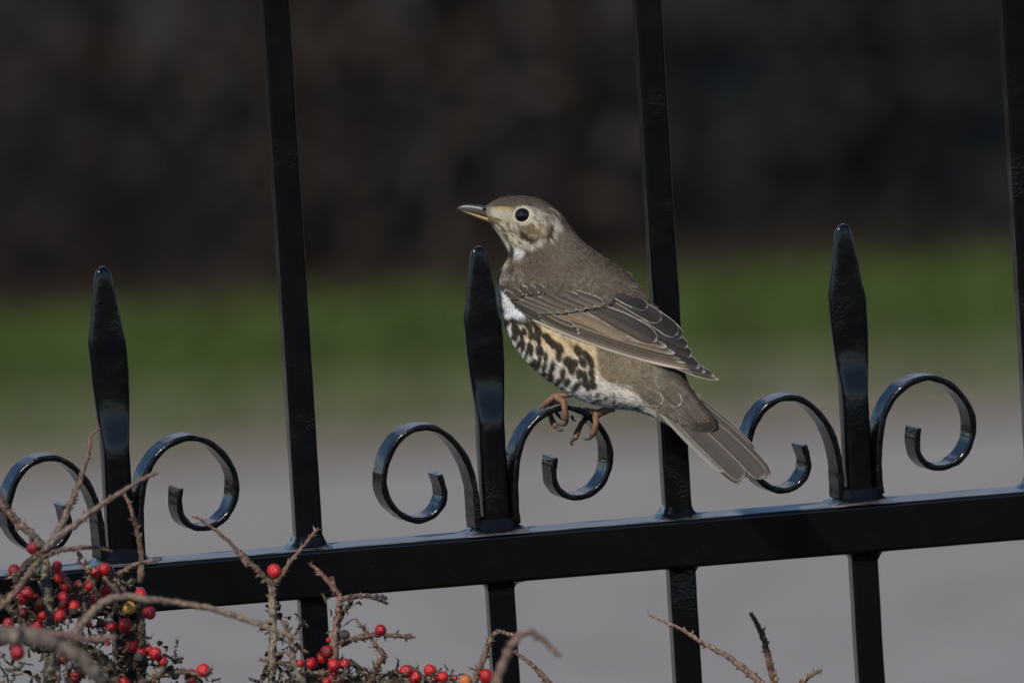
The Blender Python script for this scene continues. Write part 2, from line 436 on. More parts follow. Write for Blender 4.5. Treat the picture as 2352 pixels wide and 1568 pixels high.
# the pattern goes on beyond the frame
SPC = (FX[2] - FX[0]) / 2
for k in range(1, 5):
    for sgn in (-1, 1):
        bx = FX[0] - SPC * k if sgn < 0 else FX[2] + SPC * k
        if abs(bx) < 1.2:
            q = bx; a = None
            p = wobble_bar('picket', q, 0.03, RZ1 + .004, 0, 60 + k, fence)
            spear('spear_finial', q, RZ1 - .001, RZ1 + 0.183, R(5), 70 + k, p)
            scroll(SL, q, RZ1 + .0035, 80 + k, p); scroll(SRr, q, RZ1 + .0035, 90 + k, p, 1, .985)
            place_weld(q, RZ1 - .0002, p, k, (1.45, 1.25, 1.1))
        bx = PX[0] - SPC * k if sgn < 0 else PX[2] + SPC * k
        if abs(bx) < 1.2:
            p = wobble_bar('picket', bx, 0.03, 1.835, 0, 100 + k, fence); place_weld(bx, RZ1 - .0002, p, k)

# ------------------------------------------------------------------ the thrush
BO = at(1300, 935, 0.0)
bird = empty('thrush', BO)
BM = Matrix((RT, F, UP)).transposed().to_4x4(); BM.translation = BO
bird.matrix_world = BM
tag(bird, 'grey brown thrush with dark spotted belly perched on an iron scroll', 'bird')
def L(px, py, dep=0.0): return Vector(((px - 1300) * UPX, dep * UPX, -(py - 935) * UPX))
def Ln(x, y, d): return np.stack([(x - 1300) * UPX, d * UPX, -(y - 935) * UPX], -1)
def ymid(x):
    x = np.asarray(x, float)
    k = 40.0; z = (x - 1250) / k
    sp = np.where(z > 30, x - 1250, k * np.log1p(np.exp(np.clip(z, -50, 30))))
    return 4 - 0.10 * (x - 1250) - 0.36 * sp - 8
c1 = lambda x, y: (1028.4 + x * .15432, 423.5 + y * .15432)
c2 = lambda x, y: (1088.9 + x * .24691, 604.9 + y * .24691)
c3 = lambda x, y: (1270.4 + x * .21605, 816.7 + y * .21605)
c4 = lambda x, y: (1179.6 + x * .11574, 846.9 + y * .11574)
c8 = lambda x, y: (1088.9 + x * .13503, 695.7 + y * .13503)
RINGS = [(1113, 475, 1121, 507, 12), (1128, 464, 1131, 519, 25), (1150, 454, 1142, 533, 38), (1180, 450, 1153, 549, 47), (1210, 450, 1161, 564, 51), (1240, 457, 1168, 580, 53),
         (1268, 474, 1163, 600, 57), (1290, 497, 1152, 622, 66), (1312, 527, 1144, 650, 80), (1337, 556, 1144, 683, 93), (1366, 579, 1150, 716, 104), (1400, 601, 1161, 750, 112),
         (1430, 618, 1178, 786, 117), (1456, 646, 1203, 821, 119), (1478, 675, 1232, 851, 118), (1498, 707, 1262, 874, 114), (1517, 745, 1295, 897, 106), (1534, 787, 1335, 918, 95),
         (1550, 822, 1375, 930, 82), (1566, 852, 1417, 938, 70), (1579, 884, 1455, 941, 58), (1594, 908, 1490, 951, 49), (1612, 929, 1520, 965, 43), (1630, 951, 1552, 984, 33), (1640, 966, 1575, 1003, 21), (1644, 974, 1590, 1012, 10), (1645, 980, 1602, 1020, 3)]
RSUB = 11
RD = catmull(RINGS, RSUB)
# fluffy belly fold: keep widths positive
RD[:, 4] = np.maximum(RD[:, 4], 4)
def surf(s, t):
    """s ring parameter (0..n), t angle: 0 back, pi/2 near flank, pi belly -> reference x, y, depth"""
    i = np.clip(s, 0, len(RD) - 1.001); i0 = i.astype(int); w = (i - i0)[:, None]
    d = RD[i0] * (1 - w) + RD[i0 + 1] * w
    cx, cy = (d[:, 0] + d[:, 2]) / 2, (d[:, 1] + d[:, 3]) / 2
    hx, hy = (d[:, 0] - d[:, 2]) / 2, (d[:, 1] - d[:, 3]) / 2
    c, sn = np.cos(t), np.sin(t)
    e = 0.92
    c = np.sign(c) * np.abs(c) ** e; sn = np.sign(sn) * np.abs(sn) ** e
    x = cx + hx * c; y = cy + hy * c
    return np.stack([x, y, ymid(x) - d[:, 4] * sn], -1)

# ---- pigment: soft-edged strokes laid over broad zones, in reference coordinates
WHITE = (0.62, 0.60, 0.56); CREAM = (0.60, 0.53, 0.40); BUFF = (0.62, 0.42, 0.17); BROWN = (0.106, 0.081, 0.057); DARK = (0.030, 0.021, 0.015)
FLANK = (0.185, 0.143, 0.094); GREYB = (0.145, 0.122, 0.096); TAN = (0.30, 0.235, 0.155)
def vnoise(x, y, s, seed):
    """cheap smooth value noise"""
    rs = np.random.default_rng(seed); g = rs.random((64, 64))
    u = x / s; v = y / s; iu = np.floor(u).astype(int); iv = np.floor(v).astype(int); fu = u - iu; fv = v - iv
    fu = fu * fu * (3 - 2 * fu); fv = fv * fv * (3 - 2 * fv)
    a = g[iu % 64, iv % 64]; b = g[(iu + 1) % 64, iv % 64]; c = g[iu % 64, (iv + 1) % 64]; d = g[(iu + 1) % 64, (iv + 1) % 64]
    return (a * (1 - fu) + b * fu) * (1 - fv) + (c * (1 - fu) + d * fu) * fv
def sstep(a, b, x):
    t = np.clip((x - a) / (b - a), 0, 1); return t * t * (3 - 2 * t)
def poly_dist_side(x, y, pts):
    """signed: >0 below the polyline (image y larger) given x-monotone points"""
    px = np.array([p[0] for p in pts]); py = np.array([p[1] for p in pts])
    return y - np.interp(x, px, py)
STROKES = []
def st(conv, x, y, rx, ry, ang, colr, soft=0.35, op=1.0):
    k = conv(1, 0)[0] - conv(0, 0)[0]; cx, cy = conv(x, y)
    STROKES.append((cx, cy, rx * k, ry * k, R(ang), np.array(colr), soft, op))
# head
PALE = (0.42, 0.37, 0.275)
st(c1, 800, 440, 230, 92, 12, PALE, .5, .95); st(c1, 840, 365, 150, 32, 4, (0.46, 0.34, 0.17), .6, .7); st(c1, 900, 560, 210, 90, 30, PALE, .5, .9)
st(c1, 1400, 470, 230, 90, 28, (0.36, 0.33, 0.27), .6, .8); st(c1, 1620, 620, 90, 60, 45, (0.42, 0.39, 0.33), .6, .8)
st(c1, 860, 680, 150, 130, 50, (0.40, 0.34, 0.23), .5, .9); st(c1, 960, 830, 130, 140, 55, (0.42, 0.36, 0.25), .5, .9); st(c1, 1120, 930, 140, 70, 20, (0.42, 0.36, 0.25), .5, .8)
st(c1, 1330, 700, 260, 170, 15, (0.20, 0.150, 0.088), .4, .95); st(c1, 1320, 660, 180, 70, 15, (0.33, 0.25, 0.155), .6, .7)
st(c1, 1280, 580, 170, 30, 6, (0.42, 0.38, 0.32), .6, .75)
st(c1, 1180, 565, 150, 16, -6, (0.07, 0.055, 0.04), .5, .8)
st(c1, 1300, 760, 70, 40, 10, (0.40, 0.31, 0.21), .6, .7); st(c1, 1400, 770, 50, 30, 0, (0.38, 0.3, 0.2), .6, .7)
st(c1, 1530, 720, 60, 125, 8, (0.028, 0.02, 0.014), .6, .95); st(c1, 1235, 820, 140, 50, 12, (0.03, 0.021, 0.014), .6, .95); st(c1, 1140, 740, 60, 80, 0, (0.06, 0.042, 0.026), .6, .85); st(c1, 1440, 640, 90, 26, 25, (0.07, 0.05, 0.032), .6, .7)
st(c1, 1605, 700, 26, 110, 10, (0.38, 0.33, 0.26), .5, .85); st(c1, 1400, 845, 70, 26, -25, (0.50, 0.43, 0.30), .5, .9); st(c1, 1260, 920, 110, 36, -22, (0.46, 0.42, 0.34), .5, .85)
st(c1, 1430, 885, 55, 28, -30, (0.04, 0.03, 0.022), .5, .9); st(c1, 1180, 1020, 55, 40, -30, (0.05, 0.037, 0.025), .5, .9); st(c1, 1060, 1010, 75, 95, 20, (0.58, 0.56, 0.52), .5, .95)
st(c1, 945, 1010, 38, 110, -8, (0.055, 0.042, 0.033), .5, .9); st(c1, 760, 770, 150, 34, 57, (0.52, 0.50, 0.45), .5, .95); st(c1, 870, 800, 120, 17, 58, (0.06, 0.045, 0.033), .5, .85)
st(c1, 900, 930, 90, 22, 65, (0.55, 0.53, 0.5), .5, .9)
for (x, y) in ((760, 600), (850, 700), (930, 690), (880, 760), (960, 780), (1010, 720), (1050, 850), (960, 870), (1020, 920), (900, 640), (1090, 800), (810, 640), (990, 660)):
    st(c1, x, y, 34, 13, 50, (0.06, 0.042, 0.027), .6, .75)
for (x, y) in ((700, 560), (740, 700), (980, 960)): st(c1, x, y, 22, 12, 50, (0.08, 0.06, 0.04), .7, .7)
st(c1, 545, 370, 40, 26, 10, (0.04, 0.03, 0.022), .6, .8); st(c1, 600, 390, 40, 40, 0, (0.20, 0.15, 0.10), .7, .6)
for k in range(46):
    rr = random.Random(k + 900)
    st(c1, rr.uniform(700, 1500), rr.uniform(190, 320) + 0, rr.uniform(28, 55), 9, rr.uniform(-8, 18), (0.05, 0.039, 0.029), .7, .85)
for k in range(26):
    rr = random.Random(k + 1900)
    st(c1, rr.uniform(1300, 1800), rr.uniform(330, 680), rr.uniform(30, 60), 10, rr.uniform(20, 55), rr.choice([(0.08, 0.062, 0.047), (0.32, 0.29, 0.24)]), .7, .6)
# mottled cheek, crown cap and gape
st(c1, 930, 255, 400, 70, -3, (0.095, 0.074, 0.053), .4, .8); st(c1, 1420, 330, 260, 70, 32, (0.10, 0.08, 0.058), .5, .7)
for (x, y, a, b, g) in ((1120, 740, 45, 75, -20), (1190, 810, 70, 34, 25), (1300, 840, 80, 30, 5), (1420, 800, 60, 26, -25), (1510, 760, 36, 60, 15), (1545, 660, 28, 70, -5)):
    st(c1, x, y, a, b, g, (0.034, 0.024, 0.016), .6, .8)
st(c1, 1330, 700, 235, 150, 12, (0.12, 0.088, 0.052), .45, .75)
for k in range(190):
    rr = random.Random(k + 5200); x = rr.uniform(650, 1560); y = rr.uniform(480, 960)
    if y > 560 + (x - 650) * .9 or math.hypot(x - 1112, (y - 460) * 1.05) < 165 or y < 520 - (x - 650) * .05: continue
    ear = math.hypot((x - 1330) / 250, (y - 700) / 160) < 1
    cc = rr.choice([(0.36, 0.27, 0.165), (0.06, 0.043, 0.028), (0.42, 0.33, 0.22), (0.10, 0.072, 0.045), (0.13, 0.095, 0.06)] if ear else [(0.46, 0.41, 0.32), (0.075, 0.055, 0.036), (0.33, 0.26, 0.165), (0.16, 0.12, 0.075), (0.50, 0.46, 0.38)])
    st(c1, x, y, rr.uniform(26, 52), rr.uniform(8, 15), rr.uniform(0, 25) if ear else rr.uniform(25, 60), cc, .6, .8)
for (x, y, a, b, g) in ((1120, 750, 40, 70, -20), (1200, 822, 75, 34, 22), (1310, 838, 80, 26, 4), (1515, 745, 34, 70, 14), (1545, 650, 24, 70, -6), (1100, 950, 90, 18, 20), (950, 1000, 30, 90, -8)):
    st(c1, x, y, a, b, g, (0.03, 0.021, 0.014), .5, .85)
st(c1, 1390, 855, 75, 24, -25, (0.56, 0.48, 0.35), .5, .9); st(c1, 1605, 690, 24, 110, 10, (0.42, 0.37, 0.30), .5, .8); st(c1, 1300, 555, 150, 20, 8, (0.48, 0.44, 0.37), .5, .8)
st(c1, 700, 528, 110, 17, 18, (0.28, 0.16, 0.055), .5, .9); st(c1, 690, 505, 110, 9, 18, (0.035, 0.025, 0.018), .5, .85)
for k in range(40):
    rr = random.Random(k + 7200)
    st(c1, rr.uniform(1220, 1720), rr.uniform(370, 620), rr.uniform(30, 60), rr.uniform(8, 14), rr.uniform(25, 50), rr.choice([(0.07, 0.052, 0.036), (0.40, 0.36, 0.29), (0.14, 0.108, 0.075)]), .6, .75)
# eye surround
st(c1, 1112, 460, 150, 138, 0, (0.55, 0.48, 0.36), .22, .97)
# throat / breast side
st(c1, 870, 1190, 90, 40, -50, (0.46, 0.40, 0.30), .5, .8); st(c1, 960, 1180, 60, 50, 0, (0.09, 0.065, 0.045), .6, .7); st(c1, 800, 1330, 60, 100, 20, (0.20, 0.15, 0.105), .6, .7)
st(c1, 1050, 1150, 110, 45, -20, (0.23, 0.165, 0.095), .6, .6); st(c1, 770, 1450, 30, 90, 10, (0.42, 0.38, 0.3), .6, .8)
for k in range(16):
    rr = random.Random(k + 400)
    st(c2, rr.uniform(240, 480), rr.uniform(60, 260), rr.uniform(20, 40), rr.uniform(14, 24), rr.uniform(20, 90), rr.choice([(0.055, 0.04, 0.03), (0.30, 0.26, 0.21)]), .6, .7)
# white bend below the wing
st(c2, 280, 290, 42, 75, -12, (0.66, 0.66, 0.66), .4, .97); st(c2, 300, 400, 55, 95, -22, (0.68, 0.68, 0.68), .35, 1); st(c2, 380, 470, 90, 55, 28, (0.68, 0.68, 0.68), .35, 1)
st(c2, 250, 320, 14, 60, -5, (0.10, 0.08, 0.06), .5, .8); st(c2, 262, 430, 22, 42, -8, (0.10, 0.08, 0.065), .5, .85); st(c2, 268, 500, 22, 40, -10, (0.52, 0.5, 0.5), .5, .8)
# belly spots
SPOTS = [(560, 330, 45, 62, 0), (640, 290, 62, 40, 20), (680, 440, 46, 88, 8), (745, 470, 38, 80, 8), (700, 580, 42, 62, 0), (765, 700, 34, 110, -28), (805, 540, 30, 92, 10), (832, 730, 36, 92, -4),
         (850, 480, 40, 72, 20), (960, 540, 40, 88, 5), (1030, 560, 38, 82, 8), (1085, 470, 52, 110, 22), (930, 400, 48, 82, 18), (800, 310, 52, 60, 20), (875, 330, 52, 60, 20), (1050, 400, 42, 62, 25), (700, 340, 50, 60, 10), (985, 330, 50, 55, 20),
         (930, 735, 36, 82, -5), (972, 815, 34, 92, -8), (897, 840, 27, 74, -15), (1100, 640, 36, 92, 8), (1080, 800, 40, 95, 5), (1140, 820, 38, 88, 5), (1215, 910, 34, 84, -5),
         (1105, 990, 36, 88, -8), (1210, 560, 52, 62, 30), (1262, 612, 52, 92, 22), (1332, 692, 52, 95, 20), (1445, 765, 60, 110, 25), (1432, 900, 50, 95, 8), (1760, 800, 62, 105, 28),
         (1590, 990, 82, 88, 10), (1655, 1110, 62, 110, 8), (1710, 1015, 50, 70, 20), (1330, 1070, 42, 92, -5), (1185, 1085, 36, 84, -12), (1070, 1040, 36, 88, -22), (1000, 1020, 44, 78, -25), (950, 1040, 26, 80, -35),
         (1290, 1190, 40, 88, -12), (1500, 1185, 46, 88, -8), (1180, 1230, 32, 75, -50), (1270, 1290, 28, 95, -55), (1440, 1330, 44, 120, -45), (1570, 1350, 48, 80, -20), (1730, 1420, 52, 120, -40),
         (1780, 1200, 48, 95, 0), (1870, 1230, 46, 85, 5), (1885, 1340, 52, 85, -8), (1940, 1430, 46, 72, -15), (1840, 1000, 54, 100, 28), (1905, 890, 52, 100, 32), (1975, 1000, 50, 120, 18), (1985, 1180, 48, 92, 3), (2003, 1300, 52, 82, -5), (2035, 1415, 44, 62, -10),
         (640, 590, 18, 95, -22), (720, 770, 20, 95, -30), (865, 930, 22, 85, -30), (1050, 1130, 24, 110, -48), (1140, 1200, 20, 90, -50), (780, 850, 20, 80, -32), (1480, 1470, 24, 60, -40), (1300, 1330, 18, 80, -55)]
for (x, y, a, b, g) in SPOTS:
    st(c8, x, y, a * 1.16, b * 1.10, -g, DARK, .26, .97); st(c8, x + a * .25, y - b * .15, a * .45, b * .5, -g, (0.075, 0.050, 0.030), .8, .5)
st(c8, 1640, 710, 40, 95, -25, (0.12, 0.085, 0.05), .6, .6); st(c8, 1500, 560, 60, 30, -25, (0.12, 0.09, 0.05), .6, .5)
for (x, y, a, b, g) in ((380, 425, 11, 30, -35), (460, 415, 14, 28, -20), (550, 455, 14, 28, -30), (635, 430, 9, 22, -15), (480, 475, 11, 28, -55), (640, 490, 12, 32, -50), (760, 535, 12, 40, -60), (880, 560, 10, 45, -60), (690, 520, 10, 40, -65), (420, 500, 9, 40, -60)):
    st(c3, x, y, a * 1.5, b * 1.25, -g, (0.04, 0.037, 0.028), .5, .9)

WL = [(1100, 640), (1142, 652), (1160, 660), (1195, 733), (1220, 737), (1300, 772), (1400, 802), (1500, 828), (1580, 850), (1620, 865)]
def pigment(x, y):
    n1 = vnoise(x, y, 14, 1); n2 = vnoise(x + y * .5, y - x * .5, 5, 2); n3 = vnoise(x, y, 40, 3)
    out = np.ones((len(x), 3)) * np.array(BROWN)
    out *= (0.86 + 0.28 * n3)[:, None]
    def mix(a, colr):
        nonlocal out
        out = out * (1 - a[:, None]) + np.array(colr) * a[:, None]
    # nape a little greyer, mantle warmer
    mix(0.5 * sstep(70, 10, np.hypot(x - 1300, y - 560)), (0.120, 0.104, 0.082))
    # underparts: everything under the wing line and left of the flank edge
    wl = WL
    _ = [(1100, 640), (1142, 652), (1160, 660), (1195, 733), (1220, 737), (1300, 772), (1400, 802), (1500, 828), (1580, 850), (1620, 865)]
    below = poly_dist_side(x, y + (n2 - .5) * 8, wl)
    u = sstep(-4, 6, below) * sstep(1142 - 20, 1150, x + 1e-9)
    u = sstep(-4, 6, below)
    mix(u, (0.74, 0.71, 0.67))
    # buff wash high on the flank, fading to white downwards-left
    bf = u * sstep(95, 10, below) * sstep(1165, 1215, x)
    mix(bf * .85, BUFF)
    mix(u * sstep(1200, 1260, x) * sstep(150, 60, below) * .45 * (0.5 + n1), (0.54, 0.42, 0.23))
    # plain flank
    fe = [(770, 1362), (800, 1366), (850, 1371), (880, 1378), (900, 1440), (940, 1480), (960, 1520), (1010, 1590)]
    fx = np.interp(y, [a for a, _ in fe], [b for _, b in fe])
    fl = u * sstep(-3, 6, x - fx + (n2 - .5) * 8)
    line = poly_dist_side(x, y, [(1360, 862), (1380, 868), (1420, 884), (1450, 892), (1490, 928), (1530, 962), (1580, 1000)]) + (n2 - .5) * 14
    mix(fl, FLANK)
    mix(fl * (0.35 * n1), (0.34, 0.26, 0.165)); mix(fl * 0.5 * sstep(1440, 1560, x), GREYB)
    mix(sstep(-8, 14, line) * sstep(1360, 1374, x) * u, (0.74, 0.67, 0.55))
    mix(sstep(10, 40, line) * sstep(1380, 1500, x) * u * .7, (0.70, 0.66, 0.60))
    # rump scales
    rp = u * sstep(1470, 1510, x) * sstep(6, -10, line)
    sc = np.abs(np.sin((x * .75 + y * .66) * .21 + n1 * 4)) ** 6
    mix(rp * sc * .45, (0.42, 0.36, 0.28)); mix(rp * (1 - sc) * .35 * n1, (0.12, 0.095, 0.07))
    mix(sstep(1556, 1590, x - (y - 960) * .5), (0.085, 0.068, 0.053))
    jx = x + (n2 - .5) * 2.4; jy = y + (vnoise(x, y, 5, 8) - .5) * 2.4
    for (cx, cy, rx, ry, an, cc, soft, op) in STROKES:
        m = (np.abs(x - cx) < max(rx, ry) * 1.7 + 6) & (np.abs(y - cy) < max(rx, ry) * 1.7 + 6)
        if not m.any(): continue
        dx = jx[m] - cx; dy = jy[m] - cy; ca, sa = math.cos(an), math.sin(an)
        q = np.sqrt(((dx * ca + dy * sa) / rx) ** 2 + ((-dx * sa + dy * ca) / ry) ** 2)
        a = op * sstep(1 + soft, 1 - soft, q)
        out[m] = out[m] * (1 - a[:, None]) + cc * a[:, None]
    return out * (0.92 + 0.16 * n2)[:, None]

# ---- one continuous body
NT = 220
def build_body():
    ns = len(RD); s = np.repeat(np.arange(ns), NT).astype(float); t = np.tile(np.arange(NT) * 2 * np.pi / NT, ns)
    p = surf(np.minimum(s, ns - 1.0011), t)
    v = Ln(p[:, 0], p[:, 1], p[:, 2]); f = []
    for i in range(ns - 1):
        a = i * NT
        for k in range(NT):
            k2 = (k + 1) % NT
            f.append((a + k, a + k2, a + NT + k2, a + NT + k))
    f.append(tuple(range(NT - 1, -1, -1))); f.append(tuple((ns - 1) * NT + k for k in range(NT)))
    return mesh('body', v, f, SKINM, bird, True, pigment(p[:, 0], p[:, 1])), v, f
body, bv, bf = build_body()
BVH = BVHTree.FromPolygons([tuple(q) for q in bv], bf[:-2])
def hit(px, py):
    r = BVH.ray_cast(Vector(((px - 1300) * UPX, -0.5, -(py - 935) * UPX)), Vector((0, 1, 0)))
    return None if r[0] is None else r[0].y / UPX

# ---- wing surface fitted over the flank
WPOLY = [c2(*q) for q in ((300, 255), (640, 262), (980, 300), (1150, 330), (1290, 232), (1400, 255), (1560, 240), (1690, 370), (1900, 590), (1990, 790), (2110, 940), (2275, 1080), (1990, 980), (1400, 830), (850, 660), (540, 525), (380, 440))]
def inpoly(x, y, poly):
    x = np.asarray(x, float); y = np.asarray(y, float); r = np.zeros(x.shape, bool); n = len(poly)
    for i in range(n):
        x0, y0 = poly[i]; x1, y1 = poly[(i + 1) % n]
        c = ((y0 > y) != (y1 > y)) & (x < (x1 - x0) * (y - y0) / (y1 - y0 + 1e-9) + x0); r ^= c
    return r
sx = []; sy = []; sd = []
for px in range(1165, 1640, 12):
    for py in range(660, 880, 12):
        if inpoly(px, py, WPOLY):
            h = hit(px, py)
            if h is not None and h < float(ymid(px)) - 22: sx.append(px); sy.append(py); sd.append(h)
for (x, y, o) in ((1649, 870, 22), (1600, 815, 10), (1560, 760, 12), (1535, 730, 10), (1610, 860, 34), (1620, 840, 16)):
    for _ in range(6): sx.append(x); sy.append(y); sd.append(float(ymid(x)) - o)
sx, sy, sd = map(np.array, (sx, sy, sd))
def wbasis(x, y):
    a = (x - 1400) / 200; b = (y - 770) / 100
    return np.stack([np.ones_like(a), a, b, a * a, a * b, b * b, a ** 3, a * a * b, a * b * b, b ** 3], -1)
WC = np.linalg.lstsq(wbasis(sx, sy), sd, rcond=None)[0]
def wdepth(x, y):
    x = np.asarray(x, float); y = np.asarray(y, float)
    d = wbasis(x, y) @ WC
    hh = np.array([(lambda q: q if q is not None else 1e9)(hit(float(a), float(b))) for a, b in zip(x.ravel(), y.ravel())]).reshape(x.shape)
    return np.minimum(d, np.minimum(hh, 1e8) - 1.0)

def feather_geo(base, tip, w, curve, off, dep, dark, pale, lower=None, edge=.12, side=-1, basew=.55, tiptaper=.28, streak=0.10, seed=0, camber=3.0, rag=0.0, shaft=0.0, base_off=None, round_=0.5, sidee=1.0):
    """one vane: base/tip in reference coordinates; returns verts, faces, colours"""
    rs = np.random.default_rng(seed)
    nu, vv = 22, np.array([-1, -.94, -.86, -.7, -.45, -.2, -.06, .06, .2, .45, .7, .86, .94, 1.0])
    b = np.array(base, float); e = np.array(tip, float); d = e - b; ln = np.hypot(*d); per = np.array([-d[1], d[0]]) / ln
    c = (b + e) / 2 + per * curve
    u = np.linspace(0, 1, nu); u = 1 - (1 - u) ** 1.35
    ctr = ((1 - u) ** 2)[:, None] * b + (2 * u * (1 - u))[:, None] * c + (u ** 2)[:, None] * e
    tan = (2 * (1 - u))[:, None] * (c - b) + (2 * u)[:, None] * (e - c); tan /= np.linalg.norm(tan, axis=1)[:, None]
    nr = np.stack([-tan[:, 1], tan[:, 0]], 1)
    prof = basew + (1 - basew) * np.clip(u / .5, 0, 1)
    q = np.clip((u - (1 - tiptaper)) / tiptaper, 0, 1); prof = prof * np.clip(1 - q ** 2, 0, 1) ** round_
    hw = w / 2 * prof
    X = ctr[:, None, 0] + nr[:, None, 0] * (hw[:, None] * vv); Y = ctr[:, None, 1] + nr[:, None, 1] * (hw[:, None] * vv)
    if rag:
        X = X + (np.abs(vv) > .8)[None] * rs.normal(0, rag, X.shape); Y = Y + (np.abs(vv) > .8)[None] * rs.normal(0, rag, Y.shape)
    D = dep(X, Y)
    if base_off is None: base_off = off * .3
    o = base_off + (off - base_off) * np.clip(u / .35, 0, 1)
    lift = o[:, None] + camber * (1 - vv ** 2)[None] * np.clip(u / .3, 0, 1)[:, None] + 1.2 * (u ** 4)[:, None]
    Dn = D - lift
    if side > 0: Dn = 2 * ymid(X) - Dn
    V = Ln(X, Y, Dn).reshape(-1, 3)
    nv = len(vv); f = []
    for i in range(nu - 1):
        for k in range(nv - 1):
            f.append((i * nv + k, i * nv + k + 1, (i + 1) * nv + k + 1, (i + 1) * nv + k))
    dk = np.array(dark); pl = np.array(pale); lw = np.array(lower if lower is not None else dark)
    C = np.empty((nu, nv, 3)); vw = sstep(-.25, .35, vv)     # + v = lower side in the picture
    C[:] = dk * (1 - vw)[None, :, None] + lw * vw[None, :, None]
    g = 1 + streak * rs.normal(0, 1, (1, nv, 1)) + streak * .5 * rs.normal(0, 1, (nu, 1, 1))
    C *= np.clip(g, .6, 1.5)
    em = sstep(1 - edge * 2.0, 1 - edge * .6, np.abs(vv))[None, :] * np.ones((nu, 1)) * (sidee + (1 - sidee) * sstep(.6, .95, u)[:, None])
    tm = sstep(1 - edge * .55, 1 - edge * .12, u)[:, None] * np.ones((1, nv))
    em = np.maximum(em, tm) * .92 * np.clip(rs.normal(.85, .12 + .35 * min(1, rag), (nu, nv)), .15, 1.05)
    C = C * (1 - em[..., None]) + pl * em[..., None]
    if shaft: C = C * (1 + shaft * np.exp(-(vv / .08) ** 2))[None, :, None]
    return V, f, C.reshape(-1, 3)

# colours of the vanes
FD = (0.042, 0.033, 0.028); FDB = (0.026, 0.023, 0.023); FB = (0.062, 0.047, 0.035); FT = (0.215, 0.155, 0.097); FE = (0.43, 0.37, 0.30); FL = (0.118, 0.090, 0.063)
WF = []     # (name, base, tip, width, curve, layer, dark, pale, lower, edge, kwargs) in c2 units
def wf(name, b, t, w, cv, off, dark, pale=FE, lower=None, edge=.12, **k): WF.append((name, b, t, w, cv, off, dark, pale, lower, edge, k))
# long primaries: dark stepped tips at the rear, deepest first
wf('primary_feather', (1180, 640), (2275, 1082), 95, 20, 2.0, FD, FE, FB, .10, tiptaper=.22, round_=.8)
wf('primary_feather', (1200, 620), (2236, 1052), 105, 10, 3.0, FD, FE, FB, .08, tiptaper=.2, round_=.7)
wf('primary_feather', (1250, 600), (2146, 1012), 120, 0, 4.0, FDB, FE, FD, .07, tiptaper=.2, round_=.6)
wf('primary_feather', (1300, 560), (2092, 972), 140, -12, 5.0, FDB, FE, FD, .06, tiptaper=.2, round_=.55)
wf('primary_feather', (1350, 540), (2022, 862), 140, -26, 6.0, FDB, FE, FD, .06, tiptaper=.2)
wf('primary_feather', (1400, 520), (1984, 778), 130, -26, 6.8, FDB, FE, FD, .06, tiptaper=.2)
# outer primaries forming the pale-edged lower border
wf('primary_feather', (545, 515), (2010, 982), 60, 95, 2.5, FD, FT, FE, .16, tiptaper=.25)
wf('primary_feather', (570, 505), (1990, 955), 62, 82, 3.6, FD, FT, FT, .16, tiptaper=.2)
wf('primary_feather', (600, 495), (1965, 925), 62, 70, 4.6, FD, FE, FL, .15, tiptaper=.2)
wf('secondary_feather', (640, 480), (1920, 890), 66, 60, 5.6, FD, FT, FL, .15, tiptaper=.2)
wf('secondary_feather', (700, 470), (1868, 838), 76, 48, 6.6, FB, FE, FT, .12, tiptaper=.15)
wf('secondary_feather', (760, 450), (1790, 778), 90, 42, 7.6, FB, FE, FT, .11, tiptaper=.15)
wf('secondary_feather', (800, 425), (1600, 715), 105, 36, 8.6, FL, FE, FT, .10, tiptaper=.15)
wf('secondary_feather', (850, 410), (1440, 690), 110, 24, 9.4, FL, (0.36, 0.3, 0.22), FT, .10, tiptaper=.15)
# tertials
wf('tertial_feather', (1480, 420), (1928, 692), 150, -42, 9.0, FD, FE, FDB, .06, tiptaper=.22)
wf('tertial_feather', (1440, 380), (1888, 664), 165, -38, 10.5, FDB, FE, FDB, .06, tiptaper=.24)
wf('tertial_feather', (1330, 330), (1738, 528), 150, -18, 12.5, FD, FE, FD, .07, tiptaper=.25)
wf('tertial_feather', (1240, 255), (1612, 412), 125, -8, 14.5, FD, (0.5, 0.45, 0.38), FDB, .09, tiptaper=.25)
wf('tertial_feather', (1020, 380), (1698, 722), 188, -22, 12.0, FD, FE, FB, .07, tiptaper=.26, shaft=-.2)
# primary coverts and alula
wf('primary_covert', (560, 470), (985, 655), 62, 30, 6.2, FD, FE, FL, .13, tiptaper=.2)
wf('primary_covert', (600, 455), (975, 622), 66, 28, 7.2, FD, FE, FB, .12, tiptaper=.2)
wf('primary_covert', (640, 450), (930, 585), 70, 22, 8.0, FB, FE, FT, .12, tiptaper=.2)
wf('alula_feather', (345, 330), (612, 500), 76, 30, 9.5, FD, FE, FD, .07, tiptaper=.2)
# greater coverts
GCB = (0.125, 0.100, 0.076)
for i, (b, t, w) in enumerate((((330, 320), (710, 462), 60), ((380, 295), (790, 458), 74), ((450, 275), (868, 450), 88), ((540, 255), (955, 436), 98), ((640, 240), (1045, 420), 104), ((760, 240), (1130, 402), 104), ((880, 250), (1210, 380), 100))):
    wf('greater_covert', b, t, w, 16, 10.5 + i * .9, (0.054, 0.042, 0.033), (0.36, 0.305, 0.24), (0.135, 0.105, 0.077), .11, tiptaper=.3, rag=.5)
